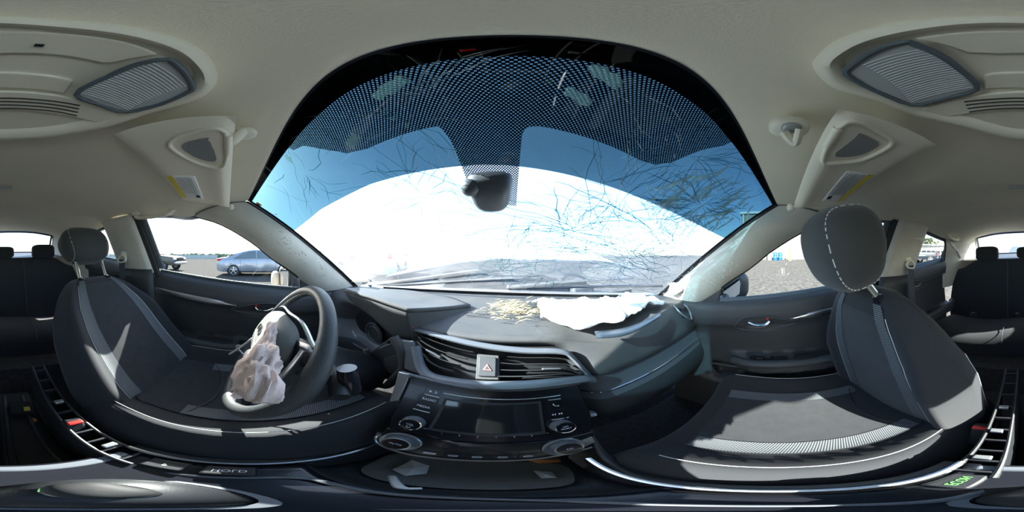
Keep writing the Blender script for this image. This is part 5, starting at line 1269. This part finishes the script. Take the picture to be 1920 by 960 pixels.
wv = place(950, 15); vehicle('wrecked_car', 'dark wreck far ahead beyond the middle of the buckled hood', 'car', wv, radians(80), M['paint'], SED, dents=.2)
# motorcycles by the shed
def motorcycle(px, dist, head, lb):
    loc = place(px, dist); fr = Matrix.Translation(loc) @ Matrix.Rotation(pi / 2 - head, 4, 'Z')
    T = thing('motorcycle', lb, 'motorcycle', (0, 0, 0), 'motorcycles by the shed', None, fr)
    for x in (-.72, .74):
        Wh = MB().tube([V((x + .27 * cos(a), 0, .32 + .27 * sin(a))) for a in [k * pi / 14 for k in range(28)]], .055, 8, True).build('tyre', M['tyre'], T, smooth=60)
        MB().tube([V((x + .20 * cos(a), 0, .32 + .20 * sin(a))) for a in [k * pi / 10 for k in range(20)]], .018, 6, True).build('wheel_rim', M['silver'], Wh)
        for k in range(8): MB().tube([V((x, 0, .32)), V((x + .2 * cos(k * pi / 4), 0, .32 + .2 * sin(k * pi / 4)))], .008, 5).build('spoke', M['silver'], Wh)
        MB().tube(cr([V((x + .34 * cos(a), 0, .32 + .34 * sin(a))) for a in (.4, 1.1, 1.8, 2.5)], 4), (.07, .012), 8, flat=(0, 1, 0)).build('mudguard', M['gloss'], T)
    MB().tube([V((.74, .07, .32)), V((.46, .07, .98))], .022, 8).build('fork_leg', M['silver'], T); MB().tube([V((.74, -.07, .32)), V((.46, -.07, .98))], .022, 8).build('fork_leg', M['silver'], T)
    MB().tube(cr([V((.28, .42, 1.12)), V((.42, .2, 1.06)), V((.46, 0, 1.02)), V((.42, -.2, 1.06)), V((.28, -.42, 1.12))], 4), .016, 8).build('handlebar', M['silver'], T)
    MB().ellip((.18, 0, .82), (.56, .26, .24), e=.85).build('fuel_tank', M['lampred'], T, smooth=70); MB().ellip((-.34, 0, .76), (.64, .28, .13), e=.7).build('saddle', M['rubber'], T, smooth=70)
    MB().ellip((.05, 0, .45), (.5, .3, .38), e=.6).build('engine', M['silverpl'], T); MB().tube(cr([V((.2, -.16, .4)), V((-.1, -.18, .25)), V((-.85, -.2, .28))], 5), .045, 8).build('exhaust', M['chrome'], T)
    MB().ellip((.56, 0, .92), (.16, .18, .18)).build('head_lamp', M['lampclear'], T); MB().tube([V((.44, 0, .95)), V((-.1, 0, .62)), V((-.7, 0, .36))], .025, 8).build('frame', M['gloss'], T)
motorcycle(1758, 18.5, radians(75), 'chrome motorcycle nearer the dark pickup, in front of the grey shed')
motorcycle(1768, 20.5, radians(110), 'dark motorcycle farther from the pickup, in front of the grey shed')
# ---- metal building on the passenger side
BD = thing('metal_building', 'cream metal building with a dark open bay beside the yard', 'building', (18, -4, -.4), frame=IDM)
bz0 = ground_z(18, 0)
bx = 18.0
for k in range(14):      # ribbed cladding sheets
    y1 = 2.9 - k * .42; y0 = y1 - .41
    MB().prism([V((bx, y1, bz0)), V((bx, y0 + .06, bz0)), V((bx - .03, y0 + .045, bz0)), V((bx - .03, y0 + .015, bz0)), V((bx, y0, bz0)), V((bx + .06, y0, bz0)), V((bx + .06, y1, bz0))], (0, 0, 5.2)).build('wall_sheet', M['metalwall'], BD, smooth=0)
MB().box((bx + .5, -5.6, bz0 + 2.0), (.1, 5.2, 4.0)).build('open_bay', M['bayshade'], BD)  # dark sheet; its colour stands in for the shade inside the bay
MB().box((bx + .1, -5.6, bz0 + 4.6), (.3, 5.6, 1.2)).build('lintel', M['metalwall'], BD)
MB().box((bx + .1, -11.4, bz0 + 2.6), (.2, 6.4, 5.2)).build('far_wall', M['metalwall'], BD)
MB().box((bx + 7, -5.6, bz0 + 5.3), (14.4, 17.4, .25)).build('roof', M['shed'], BD); MB().box((bx + 7, 2.8, bz0 + 2.6), (14, .15, 5.2)).build('end_wall', M['metalwall'], BD)
MB().box((bx - .05, 2.75, bz0 + 2.6), (.12, .12, 5.2)).build('corner_trim', M['pillar'], BD); MB().box((bx - .05, -2.96, bz0 + 2.3), (.14, .12, 4.6)).build('door_jamb', M['pillar'], BD)
def barrel(px, dist, lb, mt, nm='barrel', r=.29, h=.88, cat='barrel', group='barrels by the building'):
    c = place(px, dist); T = thing(nm, lb, cat, c, group, None, IDM)
    MB().lathe([(0, 0), (r * .95, 0), (r, .03), (r, h * .30), (r * 1.05, h * .32), (r * 1.05, h * .36), (r, h * .38), (r, h * .62), (r * 1.05, h * .64), (r * 1.05, h * .68), (r, h * .70), (r, h * .95), (r * 1.03, h * .97), (r * .98, h), (r * .9, h * .985), (0, h * .985)], c, (0, 0, 1), 28).build('drum', mt, T)
    for q in (-1, 1): MB().lathe([(0, 0), (.04, 0), (.04, .03), (0, .03)], c + V((q * r * .6, 0, h * .985)), (0, 0, 1), 12).build('bung_cap', M['rubber'], T)
barrel(1453.5, 17.0, 'blue plastic barrel nearer the white drum', M['blue'], r=.23, h=.82); barrel(1463, 17.0, 'blue plastic barrel nearer the yellow post', M['blue'], r=.23, h=.82)
barrel(1443, 17.3, 'white plastic drum beside the blue barrels', M['label'], r=.22, h=.82)
c = place(1481, 16.6); BO = thing('bollard', 'yellow steel bollard at the corner of the dark bay', 'bollard', c, None, None, IDM)
MB().lathe([(0, 0), (.09, 0), (.09, 1.15), (.07, 1.2), (0, 1.22)], c, (0, 0, 1), 18).build('post', mat('safety_yellow', (.78, .58, .05), .5), BO); MB().lathe([(0, 0), (.16, 0), (.16, .04), (0, .04)], c, (0, 0, 1), 18).build('foot', M['shed'], BO)
# ---- long shed and far things
SHD = thing('long_shed', 'long grey open-fronted shed far behind the rear passenger door', 'shed', (22, -40, -.4), frame=IDM)
a = place(1690, 32); b = place(1795, 36)
d = (b - a); n_ = 12
for k in range(n_):
    p, q = a + d * (k / n_), a + d * ((k + .97) / n_); base_z = -.4
    MB().prism([V((p.x, p.y, base_z + 1.5)), V((q.x, q.y, base_z + 1.5)), V((q.x, q.y, base_z + 2.6)), V((p.x, p.y, base_z + 2.6))], (.05, -.05, 0)).build('wall_sheet', M['shed'], SHD, smooth=0)
    MB().tube([V((p.x, p.y, -1.0)), V((p.x, p.y, base_z + 2.6))], .08, 6).build('post', M['pole'], SHD)
mid = (a + b) / 2
MB().prism([V((a.x - .5, a.y + 1, 2.15)), V((b.x + .5, b.y + 1, 2.15)), V((b.x + 3, b.y - 5, 2.7)), V((a.x + 3, a.y - 5, 2.7))], (0, 0, .12)).build('roof', M['shed'], SHD, smooth=0)
MB().prism([V((a.x + 2, a.y - 4, -.6)), V((b.x + 2, b.y - 4, -.6)), V((b.x + 2, b.y - 4, 2.6)), V((a.x + 2, a.y - 4, 2.6))], (.1, -.1, 0)).build('back_wall', M['shed'], SHD, smooth=0)
rt = random.Random(21)
def tree(px, dist, h, lb):
    c = place(px, dist); T = thing('tree', lb, 'tree', c, 'trees beyond the yard', None, IDM)
    MB().tube([c, c + V((.1, 0, h * .45)), c + V((0, .1, h * .7))], [.25, .18, .1], 8).build('trunk', mat('bark', (.16, .12, .09), .9) if 'bark' not in M else M['bark'], T)
    cr_ = MB()
    for k in range(26):
        o = c + V((rt.gauss(0, h * .22), rt.gauss(0, h * .22), h * rt.uniform(.45, 1))); s = h * rt.uniform(.16, .3); m0 = len(cr_.v)
        cr_.ellip(o, (s, s, s * .8), n=9, k=6)
        for v in cr_.v[m0:]: v += noise.noise_vector(v * .9) * s * .35
    cr_.build('crown', M['leafd'], T, smooth=0)
M['bark'] = mat('bark', (.16, .12, .09), .9)
for px, ds, h, lb in ((1722, 60, 5.2, 'rounded green tree above the shed roof nearest the pillar'), (1740, 58, 6.2, 'taller green tree in the middle above the shed roof'), (1757, 62, 5.4, 'green tree above the far end of the shed roof'), (1705, 64, 4.6, 'low green tree behind the shed by the belt guide')):
    tree(px, ds, h, lb)
TL = MB()
for k in range(200):
    px = 120 + k * 2.35; ds = rt.uniform(88, 100); c = wdir(px, ds, -1.3); h = 2.6 + 1.2 * noise.noise(V((k * .07, 0, 0))) + rt.uniform(-.2, .4); m0 = len(TL.v)
    TL.ellip(c + V((0, 0, h * .5)), (3.4, 3.4, h), n=8, k=5)
    for v in TL.v[m0:]: v += noise.noise_vector(v * .8) * .5
TL.build('treeline', M['leafd'], None, 'low dark line of trees and hedge along the horizon past the sedan', 'treeline', kind='stuff', frame=IDM, base=wdir(350, 92, -1.2), smooth=0)
FN = thing('yard_fence', 'low pale wall beyond the yard behind the driver seat', 'fence', wdir(200, 60, -1.1), None, None, IDM)
for k in range(18):
    p, q = wdir(120 + k * 16, 62, 0), wdir(120 + (k + .96) * 16, 62, 0)
    MB().prism([V((p.x, p.y, -1.1)), V((q.x, q.y, -1.1)), V((q.x, q.y, .35)), V((p.x, p.y, .35))], (-.15, 0, 0)).build('fence_panel', M['shed'], FN, smooth=0)
def pole(px, dist, h, lb):
    c = place(px, dist); T = thing('light_pole', lb, 'light pole', c, 'yard light poles', None, IDM)
    MB().tube([c, c + V((0, 0, h))], [.13, .07], 10).build('mast', M['pole'], T); MB().tube([c + V((-.8, -.8, h)), c + V((.8, .8, h))], .04, 8).build('crossarm', M['pole'], T)
    for q in (-1, 1): MB().box(c + V((q * .7, q * .7, h - .05)), (.4, .4, .16)).build('lamp_head', M['pole'], T, bevel=.03)
pole(427, 58, 9.5, "tall thin light pole above the silver sedan's roof"); pole(513, 46, 13, "tall light pole seen through the windscreen's blue strip on the driver's side")
for px, ds, h, lb in ((600, 70, 3.2, 'green tree far beyond the wrecks by the windscreen pillar'), (860, 80, 3.2, 'green tree far ahead left of the mirror mount'), (1050, 85, 3.4, 'green tree far ahead beyond the cracked passenger side')):
    tree(px, ds, h, lb)
